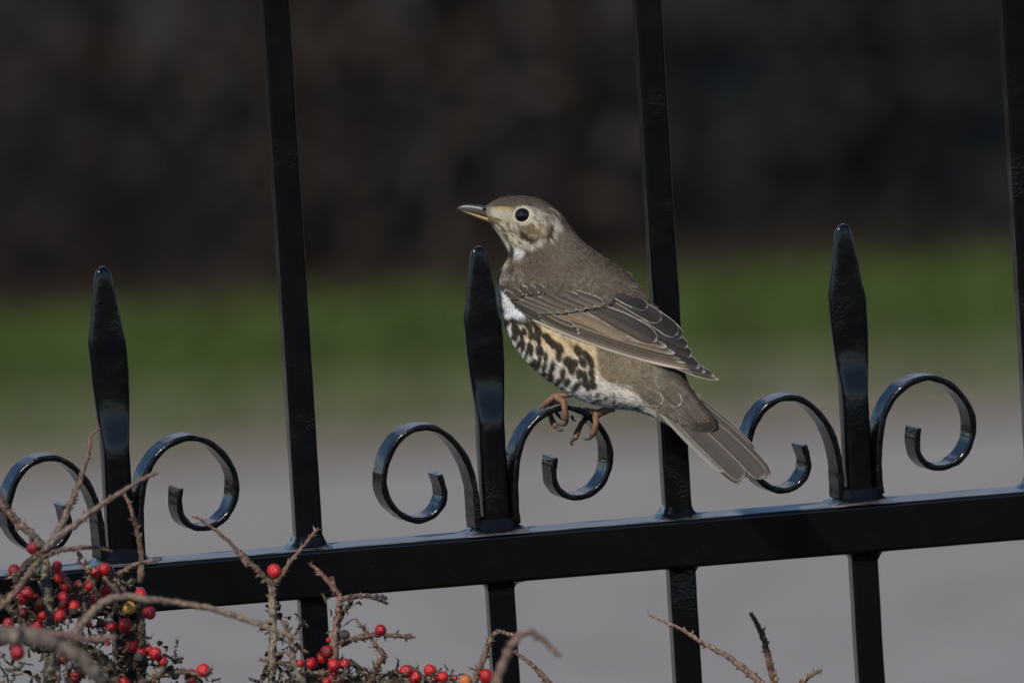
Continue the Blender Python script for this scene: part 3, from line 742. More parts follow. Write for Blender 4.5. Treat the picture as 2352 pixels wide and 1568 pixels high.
# median coverts with pale tips
for i, (b, t, w) in enumerate((((270, 250), (402, 330), 56), ((320, 215), (455, 300), 60), ((390, 190), (530, 285), 66), ((470, 185), (596, 282), 66), ((540, 180), (672, 268), 70))):
    wf('median_covert', b, t, w, 8, 15.0 + i * .3, (0.060, 0.046, 0.036), (0.40, 0.33, 0.235), None, .11, tiptaper=.45, rag=1.5, base_off=0.5)
def make_wing(side):
    # arm and hand of the wing: a thin shell that the vanes lie on
    gx, gy = np.meshgrid(np.linspace(1165, 1640, 60), np.linspace(665, 872, 40)); inn = inpoly(gx, gy, WPOLY)
    idx = -np.ones(gx.shape, int); P = []
    D = wdepth(gx, gy) - 1.0
    for i, j in zip(*np.nonzero(inn)):
        idx[i, j] = len(P); dd = D[i, j] if side < 0 else 2 * float(ymid(gx[i, j])) - D[i, j]
        P.append(Ln(gx[i, j], gy[i, j], dd))
    f = []
    for i in range(gx.shape[0] - 1):
        for j in range(gx.shape[1] - 1):
            q = (idx[i, j], idx[i, j + 1], idx[i + 1, j + 1], idx[i + 1, j])
            if min(q) >= 0: f.append(q)
    P = np.array(P)
    w = mesh('wing', P, f, FEATH, bird, True, np.ones((len(P), 3)) * np.array(FB))
    for k, (name, b, t, wd, cv, off, dark, pale, lower, edge, kw) in enumerate(WF):
        V, F_, C = feather_geo(c2(*b), c2(*t), wd * .24691, cv * .24691, off * .62, wdepth, dark, pale, lower, edge, side, seed=k, camber=2.2, **kw)
        mesh(name, V, F_, FEATH, w, True, C)
make_wing(-1); make_wing(1)

# ---- tail: near edge low, fanned away over the top
def tdepth(x, y):
    # tail plane: across direction (0.69, -0.72 image) recedes from the viewer
    x = np.asarray(x, float); y = np.asarray(y, float)
    a = (x - 1560) * .69 - (y - 965) * .72
    return ymid(x) - 22 + a * .75
tail_pts = [c3(*q) for q in ((1020, 500), (1400, 420), (1560, 480), (1900, 830), (2100, 1010), (2240, 1230), (1960, 1300), (1600, 1010), (1150, 680))]
TL = [Ln(x, y, float(tdepth(x, y)) + 3) for x, y in tail_pts]
tail = mesh('tail', TL, [tuple(range(len(TL)))], FEATH, bird, False, np.ones((len(TL), 3)) * .08)
TG = (0.066, 0.053, 0.043); TGE = (0.30, 0.25, 0.20)
for k, (b, t, w, cv, off, dk, lw, rd) in enumerate((((1450, 400), (2150, 1045), 110, -30, -1.5, TG, TG, .8), ((1420, 440), (2288, 1292), 170, -62, 0, TG, TG, .5), ((1330, 460), (2236, 1292), 175, -40, 1.8, (0.074, 0.060, 0.049), TG, .45),
                                               ((1080, 520), (1990, 1352), 130, 20, 1.0, TG, (0.05, 0.04, 0.032), .6), ((1160, 480), (2018, 1302), 185, -6, 3.6, (0.078, 0.063, 0.051), (0.068, 0.055, 0.045), .45),
                                               ((1050, 500), (1800, 1235), 90, 14, 2.0, (0.12, 0.10, 0.083), (0.20, 0.178, 0.15), .8))):
    V, F_, C = feather_geo(c3(*b), c3(*t), w * .21605, cv * .21605, off, tdepth, dk, TGE, lw, .055, -1, seed=200 + k, camber=1.6, tiptaper=.14, shaft=-.15, round_=rd, streak=.05)
    mesh('tail_feather', V, F_, FEATH, tail, True, C)
def cdepth(x, y):
    x = np.asarray(x, float); y = np.asarray(y, float)
    hh = np.array([(lambda q: q if q is not None else 1e9)(hit(float(a), float(b))) for a, b in zip(x.ravel(), y.ravel())]).reshape(x.shape)
    return np.minimum(tdepth(x, y) - 3, hh - 1)
UC = (0.095, 0.074, 0.055)
for k, (b, t, w, off, dk, pl, eg) in enumerate((((1180, 480), (1440, 690), 170, 1.5, (0.10, 0.085, 0.07), (0.16, 0.138, 0.115), .05), ((1330, 390), (1545, 706), 130, 2.5, UC, (0.34, 0.27, 0.2), .08), ((1420, 400), (1640, 700), 130, 3.2, UC, (0.34, 0.27, 0.2), .08),
                                                 ((880, 330), (1160, 510), 170, 3.5, (0.14, 0.11, 0.08), (0.52, 0.47, 0.40), .16), ((1140, 310), (1345, 525), 170, 4.5, (0.105, 0.081, 0.058), (0.54, 0.49, 0.42), .14), ((1380, 340), (1560, 480), 100, 4.0, (0.11, 0.085, 0.065), (0.40, 0.33, 0.25), .12),
                                                 ((1200, 240), (1440, 400), 130, 4.6, (0.12, 0.095, 0.068), (0.2, 0.16, 0.12), .10))):
    V, F_, C = feather_geo(c3(*b), c3(*t), w * .21605, 0, off * .45, cdepth, dk, pl, None, eg, -1, seed=300 + k, camber=1.5, tiptaper=.35, rag=.5, base_off=0.3, shaft=.35, sidee=.15)
    mesh('tail_covert', V, F_, FEATH, tail, True, C)

# ---- loose body plumage as fine barbs lying along the feather tracts
def plumage(n, near, seed):
    rs = np.random.default_rng(seed)
    ns = len(RD)
    s = rs.uniform(0.4, RSUB * 23.2, n * 2); t = rs.uniform(-.12, np.pi + .12, n * 2)
    # reject in proportion to area
    p0 = surf(s, t); pa = surf(s + .5, t); pb = surf(s, t + .02)
    ar = np.linalg.norm(np.cross(pa - p0, pb - p0), axis=1); keep = rs.random(n * 2) < ar / np.percentile(ar, 96)
    s, t = s[keep][:n], t[keep][:n]
    if not near: t = -t
    p0 = surf(s, t); ds = surf(s + .6, t) - p0; dt = surf(s, t + .03) - p0
    ds /= np.linalg.norm(ds, axis=1)[:, None] + 1e-9; dt /= np.linalg.norm(dt, axis=1)[:, None] + 1e-9
    nm = np.cross(ds, dt); nm /= np.linalg.norm(nm, axis=1)[:, None] + 1e-9
    ctr = np.stack([*((RD[s.astype(int), :2] + RD[s.astype(int), 2:4]) / 2).T, ymid(p0[:, 0])], 1)
    sg = np.sign(np.sum(nm * (p0 - ctr), 1)); nm *= sg[:, None]
    # keep the wing, eye and bill base clear
    ex, ey = c1(1112, 460)
    inn = inpoly(p0[:, 0], p0[:, 1], WPOLY)
    ok = ~inn & (np.hypot((p0[:, 0] - ex) / 1.0, p0[:, 1] - ey) > 19.5)
    p0, ds, dt, nm, s = p0[ok], ds[ok], dt[ok], nm[ok], s[ok]
    m = len(p0); x, y = p0[:, 0], p0[:, 1]
    head = sstep(RSUB * 8.5, RSUB * 4.5, s)
    und = sstep(-4, 10, poly_dist_side(x, y, WL)) * sstep(1480, 1420, x)
    ln = (15 - 10.5 * head) * (1 - .52 * und) * rs.uniform(.7, 1.35, m)
    ln = np.where(s < RSUB * 1.6, ln * .5, ln)
    # ring of the face: barbs turn round the eye
    sw = rs.normal(0, .2, m) + (vnoise(x, y, 22, 31) - .5) * .9 * (1 - .6 * und)
    fl = ds * np.cos(sw)[:, None] + dt * np.sin(sw)[:, None]
    lift = np.clip(rs.normal(.16, .07, m), .03, .5)
    wd = rs.uniform(.5, .95, m) * (1 - .35 * head)
    roll = rs.normal(0, .35, m)
    sd_ = np.cross(nm, fl); sd_ = sd_ * np.cos(roll)[:, None] + nm * np.sin(roll)[:, None]
    r0 = p0 + nm * .2
    md = r0 + fl * (ln * .55)[:, None] + nm * (ln * lift * .62)[:, None]
    tp = r0 + fl * ln[:, None] + nm * (ln * lift * .8)[:, None]
    # keep barbs of the upper edge from lying on the vanes
    V = np.stack([r0 - sd_ * wd[:, None], r0 + sd_ * wd[:, None], md - sd_ * wd[:, None] * .8, md + sd_ * wd[:, None] * .8, tp], 1)
    c0 = pigment(x, y); br = (rs.normal(1.0, .13, m) * (0.86 + .28 * vnoise(x * 1.0, y * 1.0, 9, 77)))[:, None]
    c0 = c0 * np.clip(br, .55, 1.6)
    cc = pigment(md[:, 0], md[:, 1])
    cb = np.clip(br, .55, 1.6); ce = pigment(tp[:, 0], tp[:, 1]) * cb; cm = c0 * .35 + cc * cb * .65; ct = np.minimum((c0 * .3 + ce * .7) * 1.05, .78)
    C = np.stack([c0, c0, cm, cm, ct], 1).reshape(-1, 3)
    v = Ln(V[..., 0], V[..., 1], V[..., 2]).reshape(-1, 3)
    b = np.arange(m) * 5
    f = [tuple(q) for q in np.stack([b, b + 1, b + 3, b + 2], 1)] + [tuple(q) for q in np.stack([b + 2, b + 3, b + 4], 1)]
    o = mesh('plumage', v, f, PLUME, body, True, C)
    tag(o, kind='stuff')
TOPL = [c2(*q) for q in ((150, 190), (420, 120), (700, 60), (1000, -10), (1300, -60), (1480, 100), (1640, 290))]
BOTL = [c2(*q) for q in ((150, 230), (330, 225), (560, 235), (650, 272), (800, 300), (1000, 352), (1150, 368), (1230, 352), (1290, 240), (1330, 262), (1500, 290), (1610, 310), (1640, 320))]
def shoulder(n, side, seed):
    rs = np.random.default_rng(seed)
    x = rs.uniform(c2(200, 0)[0], c2(1620, 0)[0], n * 2); y = rs.uniform(c2(0, -60)[1], c2(0, 372)[1], n * 2)
    yt = np.interp(x, [a for a, _ in TOPL], [b for _, b in TOPL]); yb = np.interp(x, [a for a, _ in BOTL], [b for _, b in BOTL]) + rs.normal(0, 1.5, n * 2)
    ok = (y > yt) & (y < yb); x, y, yt, yb = x[ok], y[ok], yt[ok], yb[ok]
    h = np.array([(lambda q: q if q is not None else np.nan)(hit(float(a), float(b))) for a, b in zip(x, y)])
    ok = ~np.isnan(h); x, y, yt, yb, h = x[ok], y[ok], yt[ok], yb[ok], h[ok]; m = len(x)
    t = (y - yt) / (yb - yt)
    wd_ = np.minimum(wbasis(x, y) @ WC, h)
    def dep(x_, y_, t_):
        k = sstep(.25, 1.0, t_)
        return h * (1 - k) + (wd_ - 8.6) * k - .3 - 2.0 * sstep(0, .3, t_)
    an = R(38) + rs.normal(0, .18, m) + (vnoise(x, y, 24, 55) - .5) * .8
    ln = rs.uniform(9, 18, m); fx, fy = np.cos(an), np.sin(an)
    d0 = dep(x, y, t); lift = rs.uniform(.03, .16, m)
    w = rs.uniform(.5, .95, m); tw = rs.normal(0, .35, m)
    # follow the body's slope along the barb
    hx2 = np.array([(lambda q: q if q is not None else np.nan)(hit(float(a), float(b))) for a, b in zip(x + fx * 4, y + fy * 4)])
    sl = np.where(np.isnan(hx2), 0, np.clip((hx2 - h) / 4, -1.2, .8)); sl = sl * (1 - sstep(.2, .8, t)) 
    sxp, syp = -fy * np.cos(tw), fx * np.cos(tw)
    hq = np.array([(lambda q: q if q is not None else np.nan)(hit(float(a), float(b))) for a, b in zip(x - fy * 4, y + fx * 4)])
    sq = np.where(np.isnan(hq), 0, np.clip((hq - h) / 4, -1.2, 1.2))
    P = []
    for q, wq in ((0, 1), (.55, .8), (1.0, 0)):
        cx, cy = x + fx * ln * q, y + fy * ln * q; cd_ = d0 + sl * ln * q - lift * ln * q
        for sgn in ((-1, 1) if wq else (0,)):
            P.append(np.stack([cx + sgn * sxp * w * wq, cy + sgn * syp * w * wq, cd_ + sgn * (sq * w * wq + np.sin(tw) * w * wq)], 1))
    V = np.stack(P, 1)
    if side > 0: V[..., 2] = 2 * ymid(V[..., 0]) - V[..., 2]
    base = np.array(BROWN) * np.ones((m, 1)); sc_ = np.abs(np.sin((x * .70 + y * .71) * .19 + vnoise(x, y, 18, 12) * 5)) ** 5
    base = base * (1 - .30 * sc_[:, None]) + .055 * (vnoise(x, y, 6, 19) ** 3)[:, None]
    base *= (0.84 + .3 * vnoise(x, y, 30, 21))[:, None] * np.clip(rs.normal(1, .14, m), .6, 1.5)[:, None]
    C = np.repeat(base, 5, 0)
    v = Ln(V[..., 0], V[..., 1], V[..., 2]).reshape(-1, 3); b = np.arange(m) * 5
    f = [tuple(q) for q in np.stack([b, b + 1, b + 3, b + 2], 1)] + [tuple(q) for q in np.stack([b + 2, b + 3, b + 4], 1)]
    tag(mesh('shoulder_plumage', v, f, PLUME, body, True, C), kind='stuff')
shoulder(26000, -1, 8); shoulder(7000, 1, 9)
plumage(90000, True, 5); plumage(16000, False, 6)

# ---- eye, bill
def sphere_data(c, r, nu=32, nv=18, sc=(1, 1, 1)):
    v = []; f = []
    for j in range(nv + 1):
        th = math.pi * j / nv
        for i in range(nu):
            ph = 2 * math.pi * i / nu
            v.append(c + Vector((r * sc[0] * math.sin(th) * math.cos(ph), r * sc[1] * math.sin(th) * math.sin(ph), r * sc[2] * math.cos(th))))
    for j in range(nv):
        for i in range(nu):
            f.append((j * nu + i, (j + 1) * nu + i, (j + 1) * nu + (i + 1) % nu, j * nu + (i + 1) % nu))
    return v, f
EYEM, _nt, _b = new_mat('wet_eye'); _b.inputs['Base Color'].default_value = (0.006, 0.0045, 0.004, 1); _b.inputs['Roughness'].default_value = 0.06
_b.inputs['Coat Weight'].default_value = 0.0
RINGM = simple_noise_mat('pale_orbital_skin', (0.42, 0.36, 0.27), (0.55, 0.48, 0.37), 900, 0.8, 0, 0.2)
ex, ey = c1(1112, 460)
for sgn in (1, -1):
    h = hit(ex, ey); dep = h + 4.6 if sgn > 0 else 2 * float(ymid(ex)) - h - 4.6
    v, f = sphere_data(L(ex, ey, dep), 17.6 * UPX, sc=(1, .85, .95)); mesh('eye', v, f, EYEM, bird)
    v = []; f = []; n = 40; mseg = 8
    for i in range(n):
        a = 2 * math.pi * i / n
        px_, py_ = ex + 18.4 * math.cos(a), ey + 17.6 * math.sin(a)
        hd = hit(px_, py_); hd = hd if sgn > 0 else 2 * float(ymid(px_)) - hd
        for k in range(mseg):
            b = 2 * math.pi * k / mseg; rr = 1.3
            v.append(L(ex + (18.4 + rr * math.cos(b)) * math.cos(a), ey + (17.6 + rr * math.cos(b)) * math.sin(a), hd - .6 * sgn + rr * math.sin(b)))
    for i in range(n):
        for k in range(mseg):
            f.append((i * mseg + k, i * mseg + (k + 1) % mseg, ((i + 1) % n) * mseg + (k + 1) % mseg, ((i + 1) % n) * mseg + k))
    mesh('eye_ring', v, f, RINGM, bird)
def mandible(name, rows, upper):
    rows = catmull([(*c1(a, b), *c1(c, d), w) for (a, b, c, d, w) in rows], 5); v = []; f = []; C = []; n = 20; m = len(rows)
    for i, (ax, ay, bx_, by_, w) in enumerate(rows):
        u = i / (m - 1)
        for k in range(n):
            th = 2 * math.pi * k / n; c = math.cos(th); s = math.sin(th)
            # flat on the commissure side, arched on the other
            q = c if c > 0 else -abs(c) ** .5
            x = (ax + bx_) / 2 + (ax - bx_) / 2 * q; y = (ay + by_) / 2 + (ay - by_) / 2 * q
            wd = abs(w) * math.copysign(abs(s) ** .8, s)
            v.append(L(x, y, float(ymid(x)) - wd))
            if upper:
                cc = np.array((0.030, 0.028, 0.030)) * (1 - u) + np.array((0.040, 0.033, 0.030)) * u
                if c < -.2: cc = cc * .8 + np.array((0.05, 0.03, 0.012))
            else:
                yl = sstep(.18, .5, np.array([u]))[0]
                cc = np.array((0.050, 0.035, 0.024)) * (1 - yl) + np.array((0.25, 0.15, 0.055)) * yl
                if c < -.4: cc = cc * .85
            C.append(cc)
    for i in range(m - 1):
        for k in range(n): f.append((i * n + k, i * n + (k + 1) % n, (i + 1) * n + (k + 1) % n, (i + 1) * n + k))
    f.append(tuple(range(n - 1, -1, -1))); f.append(tuple((m - 1) * n + k for k in range(n)))
    mesh(name, v, f, HORN, bird, True, C)
mandible('upper_mandible', [(130, 354, 134, 362, .6), (165, 328, 165, 370, 1.8), (210, 307, 205, 382, 3), (300, 293, 300, 407, 5), (430, 299, 450, 446, 8), (540, 318, 600, 487, 11), (640, 345, 740, 512, 14)], True)
mandible('lower_mandible', [(172, 380, 160, 369, .6), (230, 408, 222, 389, 2), (300, 436, 300, 408, 3.6), (450, 500, 450, 447, 7), (600, 556, 600, 488, 10), (730, 600, 770, 516, 12)], False)
# nostril
v, f = sphere_data(L(*c1(545, 368), float(ymid(1112)) - 11.2), 1.0, 16, 10, (5.0 * UPX, 2.6 * UPX, 3.2 * UPX))
mesh('nostril', v, f, EYEM, bird)

# ---- legs and feet
LEGC = np.array((0.19, 0.098, 0.05)); LEGD = np.array((0.14, 0.07, 0.045)); CLAW = np.array((0.055, 0.047, 0.045))
def limb(name, pts, rads, parent, c0, c1_, seed, sub=7, scal=0.0, ns=12):
    P = catmull([(a, b, c, r) for (a, b, c), r in zip(pts, rads)], sub)
    rs = np.random.default_rng(seed); n = len(P)
    pp = [L(a, b, c) for a, b, c, _ in P]
    rr = [max(r, .3) * UPX * (1 + scal * math.sin(i * 2.1) + rs.normal(0, scal * .5)) for i, (_, _, _, r) in enumerate(P)]
    v, f = tube_data(pp, rr, ns)
    C = []
    for i in range(n):
        u = i / (n - 1)
        for k in range(ns): C.append((np.array(c0) * (1 - u) + np.array(c1_) * u) * rs.uniform(.85, 1.15))
    return mesh(name, v, f, SCALY if name != 'claw' else HORN, parent, True, C)
def foot(tarsus, tr, toes, seed):
    lg = limb('leg', tarsus, tr, bird, LEGD * 1.1, LEGC, seed, scal=.03)
    for k, (pts, rads, claw, crad) in enumerate(toes):
        limb('toe', pts, rads, lg, LEGC, LEGC * .85, seed + k + 1, scal=.06)
        limb('claw', claw, crad, lg, CLAW, CLAW * .8, seed + 40 + k)
def q4(x, y, d): return (*c4(x, y), d)
# near foot: shank runs forward from the belly, toes over the strip
foot([q4(1500, 445, -30), q4(1380, 470, -36), q4(1100, 510, -36), q4(880, 530, -34), q4(800, 545, -32)], [9, 7.6, 6.4, 7.2, 7.6],
     [([q4(800, 545, -32), q4(700, 630, -28), q4(600, 720, -18), q4(540, 785, 0), q4(560, 850, 36)], [7.5, 7.4, 6.4, 5.8, 5], [q4(560, 850, 36), q4(590, 920, 38), q4(640, 960, 34)], [4, 2.6, .6]),
      ([q4(830, 545, -34), q4(900, 600, -40), q4(985, 650, -48), q4(1010, 780, -52), q4(1022, 890, -50), q4(1035, 985, -45)], [7, 7.4, 7.8, 7.4, 7.8, 7.8], [q4(1035, 990, -45), q4(1055, 1045, -42), q4(1010, 1105, -36), q4(940, 1118, -30), q4(890, 1085, -24)], [5.5, 4.6, 3.8, 2.6, .7]),
      ([q4(810, 560, -28), q4(850, 640, -16), q4(850, 735, 6), q4(830, 830, 36), q4(900, 930, 40)], [7, 6.2, 5.8, 5.2, 4], [q4(900, 930, 40), q4(930, 980, 36), q4(980, 1010, 30)], [4, 2.4, .6]),
      ([q4(790, 560, -28), q4(730, 660, -4), q4(700, 790, 34), q4(740, 945, 30), q4(780, 1060, 6), q4(845, 1140, -12)], [7, 7, 6.2, 6, 7.6, 7], [q4(845, 1140, -12), q4(890, 1195, -18), q4(940, 1220, -20), q4(1000, 1218, -20)], [4.5, 4, 3.2, .8])], 500)
# far foot further along the scroll
foot([q4(2000, 770, -42), q4(1880, 800, -40), q4(1760, 850, -38), q4(1660, 880, -38)], [9, 9, 9.5, 9],
     [([q4(1660, 880, -38), q4(1630, 960, -46), q4(1636, 1060, -52), q4(1615, 1180, -50), q4(1570, 1290, -44)], [8.5, 7.6, 7.2, 7.8, 8], [q4(1560, 1310, -44), q4(1520, 1365, -42), q4(1440, 1395, -40), q4(1365, 1370, -38)], [5.5, 4.4, 3, .7]),
      ([q4(1650, 870, -32), q4(1540, 840, -14), q4(1420, 815, 6), q4(1370, 850, 36), q4(1330, 940, 44)], [8, 6.6, 6, 5, 4], [q4(1160, 940, 34), q4(1180, 1000, 30), q4(1240, 1048, 26)], [3.8, 3, .7]),
      ([q4(1690, 890, -28), q4(1640, 950, 10), q4(1540, 1000, 42), q4(1380, 1050, 34), q4(1300, 1180, 16), q4(1245, 1310, 2), q4(1225, 1390, -4)], [8, 7, 6.5, 6.2, 6.4, 7.4, 5.5], [q4(1200, 1390, -4), q4(1160, 1420, -6), q4(1148, 1480, -6), q4(1190, 1525, -6)], [5, 4.4, 3.2, .8])], 600)

# ------------------------------------------------------------------ cotoneaster in front of the fence
SROOT = at(760, 1500, -0.16); SROOT.z = 0.0
shrub = empty('cotoneaster_shrub', SROOT)
tag(shrub, 'thorny bare cotoneaster shrub with red berries in front of the black fence', 'shrub')
k5 = lambda x, y: (x * .24691, 943.7 + y * .24691)
k6 = lambda x, y: (x * .20062, 1253.5 + y * .20062)
k7 = lambda x, y: (471.9 + x * .20062, 1253.5 + y * .20062)
k8 = lambda x, y: (907.4 + x * .20062, 1253.5 + y * .20062)
kr = lambda x, y: (1451.9 + x * .20576, 1361.1 + y * .20576)
def bark_mat():
    m, nt, b = new_mat('twig_bark')
    a = nt.nodes.new('ShaderNodeAttribute'); a.attribute_name = 'Col'
    tc = nt.nodes.new('ShaderNodeTexCoord')
    n = noise_node(nt, 380, 5, 0.65, tc.outputs['Object'])
    r = ramp(nt, n.outputs[0], [(0.30, (0.35, 0.33, 0.30)), (0.5, (1, 1, 1)), (0.68, (1.75, 1.7, 1.55))])
    mx = nt.nodes.new('ShaderNodeMix'); mx.data_type = 'RGBA'; mx.blend_type = 'MULTIPLY'; mx.inputs[0].default_value = 1
    nt.links.new(a.outputs['Color'], mx.inputs[6]); nt.links.new(r.outputs[0], mx.inputs[7]); nt.links.new(mx.outputs[2], b.inputs['Base Color'])
    b.inputs['Roughness'].default_value = 0.8; b.inputs['Specular IOR Level'].default_value = 0.25
    bp = nt.nodes.new('ShaderNodeBump'); bp.inputs['Strength'].default_value = 0.9; bp.inputs['Distance'].default_value = 0.0008
    nt.links.new(n.outputs[0], bp.inputs['Height']); nt.links.new(bp.outputs[0], b.inputs['Normal'])
    return m
TBARK = bark_mat()
SRT = Vector(SROOT)
TW = []
def bark_tube(pts, rads, seed, spikes, c0, c1_, ns=9):
    """world polyline (metres) -> knobbly twig with bud scales"""
    rs = random.Random(seed)
    P = catmull([(*p, r) for p, r in zip(pts, rads)], 8)
    # resample finer
    v = []; f = []; C = []; n = len(P)
    pp = [Vector(q[:3]) for q in P]
    jit = [Vector((rs.gauss(0, .14), rs.gauss(0, .14), rs.gauss(0, .14))) * P[i][3] for i in range(n)]
    pp = [a + b for a, b in zip(pp, jit)]
    rr = [max(P[i][3], .0003) * (1 + rs.uniform(-.14, .20)) for i in range(n)]
    v, f = tube_data(pp, rr, ns)
    for i in range(n):
        u = i / max(1, n - 1); b = np.array(c0) * (1 - u) + np.array(c1_) * u
        for k in range(ns): C.append(b * rs.uniform(.75, 1.25))
    # bud scales / leaf stubs
    arc = [0.0]
    for i in range(1, n): arc.append(arc[-1] + (pp[i] - pp[i - 1]).length)
    d = 0.002
    while d < arc[-1]:
        i = min(range(n), key=lambda q: abs(arc[q] - d))
        t = (pp[min(i + 1, n - 1)] - pp[max(i - 1, 0)]).normalized()
        o = t.cross(Vector((rs.gauss(0, 1), rs.gauss(0, 1), rs.gauss(0, 1)))).normalized()
        s = rr[i] * rs.uniform(.45, .8) + .0002; ln_ = rs.uniform(.0014, .0040) * spikes
        b0 = pp[i] + o * rr[i] * .7; tip = b0 + (o * rs.uniform(.5, 1.0) + t * rs.uniform(.3, 1.2)).normalized() * ln_
        q = t.cross(o); base = len(v)
        v += [b0 - t * s, b0 + q * s * .7, b0 + t * s, b0 - q * s * .7, (b0 + tip) / 2 + o * s * .2, tip]
        f += [(base, base + 1, base + 5), (base + 1, base + 2, base + 5), (base + 2, base + 3, base + 5), (base + 3, base, base + 5)]
        cc = rs.choice([(0.20, 0.085, 0.055), (0.26, 0.19, 0.115), (0.10, 0.07, 0.05), (0.30, 0.23, 0.15)])
        C += [np.array(cc) * rs.uniform(.6, 1.1)] * 6
        d += rs.uniform(.0016, .0038)
    return v, f, C
TC0 = (0.105, 0.074, 0.052); TC1 = (0.165, 0.092, 0.070)
def twig(pts, r0, r1, Y, seed, spikes=1.0, c0=TC0, c1_=TC1, Y1=None, down=False, name='branch'):
    n = len(pts); Y1 = Y if Y1 is None else Y1
    W = [at(p[0], p[1], Y + (Y1 - Y) * i / (n - 1)) for i, p in enumerate(pts)]
    rad = [(r0 + (r1 - r0) * i / (n - 1)) * UPX * 1.12 for i in range(n)]
    if down:
        a = W[0]; b = SRT + Vector(((a.x - SRT.x) * .25, (a.y - SRT.y) * .3, -0.02)); d0 = (W[0] - W[1]).normalized()
        c_ = a + d0 * 0.25; L_ = []
        for t in (0, .1, .22, .34, .46, .58, .69, .79, .87, .93, .97):
            L_.append(b * (1 - t) ** 2 + c_ * 2 * t * (1 - t) + a * t * t)
        rad = [rad[0] * (1.9 - .9 * i / 11) for i in range(11)] + rad; W = L_ + W
    v, f, C = bark_tube([q - SRT for q in W], rad, seed, spikes, c0, c1_)
    return mesh(name, v, f, TBARK, shrub, True, C)
K = lambda conv, *pts: [conv(*p) for p in pts]
REDT = (0.21, 0.10, 0.075); GREY = (0.140, 0.106, 0.088); DK = (0.050, 0.038, 0.028)
# left cluster
twig(K(k5, (430, 1290), (560, 1080), (660, 850), (750, 640), (820, 400), (850, 230), (930, 160)), 8.5, 1.6, -.17, 1, c0=GREY, c1_=TC1)
twig(K(k5, (400, 1290), (620, 1110), (900, 900), (1150, 740), (1350, 620), (1475, 572)), 8.5, 2.6, -.22, 2, c0=GREY, c1_=TC1)
twig(K(k5, (420, 1290), (330, 1180), (200, 1060), (60, 920), (-20, 760), (-80, 600)), 9, 7, -.20, 3, c0=GREY)
twig(K(k5, (1305, 1590), (1310, 1300), (1260, 1060), (1210, 880), (1150, 745)), 7.5, 3, -.12, 4)
twig(K(k6, (480, 120), (700, 50), (1000, 15), (1150, 22), (1290, 62)), 6, 2.2, -.20, 5, c1_=REDT)
twig(K(k6, (570, 1568), (565, 1250), (560, 950), (555, 700), (540, 450), (515, 180), (540, 60)), 13, 9.5, -.13, 6, c0=DK, c1_=(.16, .14, .11), down=True)
twig(K(k6, (470, 140), (330, 330), (160, 540), (0, 700), (-150, 800)), 7, 6, -.19, 7)
twig(K(k6, (460, 90), (330, 190), (220, 310), (170, 420)), 9, 6, -.15, 8, c0=DK, c1_=DK)
twig(K(k6, (1180, 420), (1280, 360), (1450, 262), (1600, 192), (1850, 152)), 6.5, 2.6, -.14, 9)
twig([*K(k6, (800, 1150), (870, 980), (1000, 820), (1180, 650), (1400, 575), (1700, 610), (2000, 642), (2352, 700)), *K(k7, (300, 785), (600, 890), (900, 1000), (1080, 1065))], 9.5, 4.2, -.33, 10, c0=GREY, c1_=(0.22, 0.15, 0.10), spikes=.8)
twig(K(k6, (-200, 1020), (0, 1020), (250, 1045), (500, 1100), (750, 1190), (950, 1320), (1100, 1450), (1220, 1600)), 16, 13, -.62, 11, c0=GREY, c1_=GREY, spikes=.7)
twig(K(k6, (-100, 990), (200, 980), (500, 990), (800, 1030), (1050, 1075), (1330, 1040)), 11, 5, -.5, 12, c0=GREY, spikes=.7)
twig(K(k6, (1090, 430), (1040, 350), (980, 250), (900, 170), (940, 130)), 4.5, 2.2, -.15, 13)
twig(K(k6, (1380, 570), (1290, 460), (1180, 350)), 5.5, 4, -.16, 14); twig(K(k6, (1430, 520), (1370, 440), (1310, 370)), 4.5, 3, -.15, 15)
twig(K(k6, (900, 930), (965, 800), (970, 680), (955, 540)), 6, 4, -.15, 16)
twig(K(k6, (1330, 1640), (1290, 1450), (1180, 1300), (900, 1150), (600, 1050), (300, 900), (100, 700), (-60, 540)), 14, 7, -.12, 17, c0=DK, c1_=TC0, down=True)
twig(K(k6, (1610, 1568), (1640, 1300), (1610, 900), (1600, 650), (1610, 480)), 9, 7.5, -.11, 18, c0=DK, c1_=TC0)
twig(K(k6, (1500, 1640), (1750, 1500), (2000, 1450), (2140, 1440), (2330, 1480)), 7, 4, -.14, 19, c0=DK, c1_=(.13, .12, .08), spikes=1.7)
twig(K(k6, (640, 1640), (660, 1480), (680, 1280)), 6, 4, -.14, 20, c0=(.14, .13, .09), spikes=1.5)
twig(K(k6, (350, 1100), (480, 900), (640, 740), (900, 560), (1080, 440)), 6, 4, -.10, 21, c0=DK); twig(K(k6, (120, 1150), (250, 900), (220, 640)), 6, 4, -.10, 22, c0=DK)
# middle
twig(K(k7, (760, 1620), (765, 1350), (775, 1050), (775, 800), (768, 600), (755, 430)), 8.5, 7, -.13, 31, spikes=1.5, c0=(.15, .135, .095), c1_=(.21, .17, .125), down=True)
twig([*K(k7, (755, 440), (620, 300), (500, 180), (400, 80)), *K(k5, (2300, 1440), (2150, 1235), (1980, 1090), (1870, 1010), (1790, 980))], 6.5, 2, -.13, 32)
twig([*K(k7, (775, 440), (830, 390), (890, 310), (960, 200), (1060, 80)), (731, 1213)], 6.5, 3.4, -.13, 33)
twig(K(k7, (1440, 1600), (1475, 1270), (1485, 1000), (1525, 720), (1545, 600), (1480, 500), (1400, 400), (1300, 290), (1175, 188)), 9, 3, -.12, 34, spikes=1.2, c0=(.18, .155, .12), c1_=REDT, down=True)
twig(K(k7, (1485, 540), (1472, 430), (1458, 350)), 4.5, 2.6, -.12, 35)
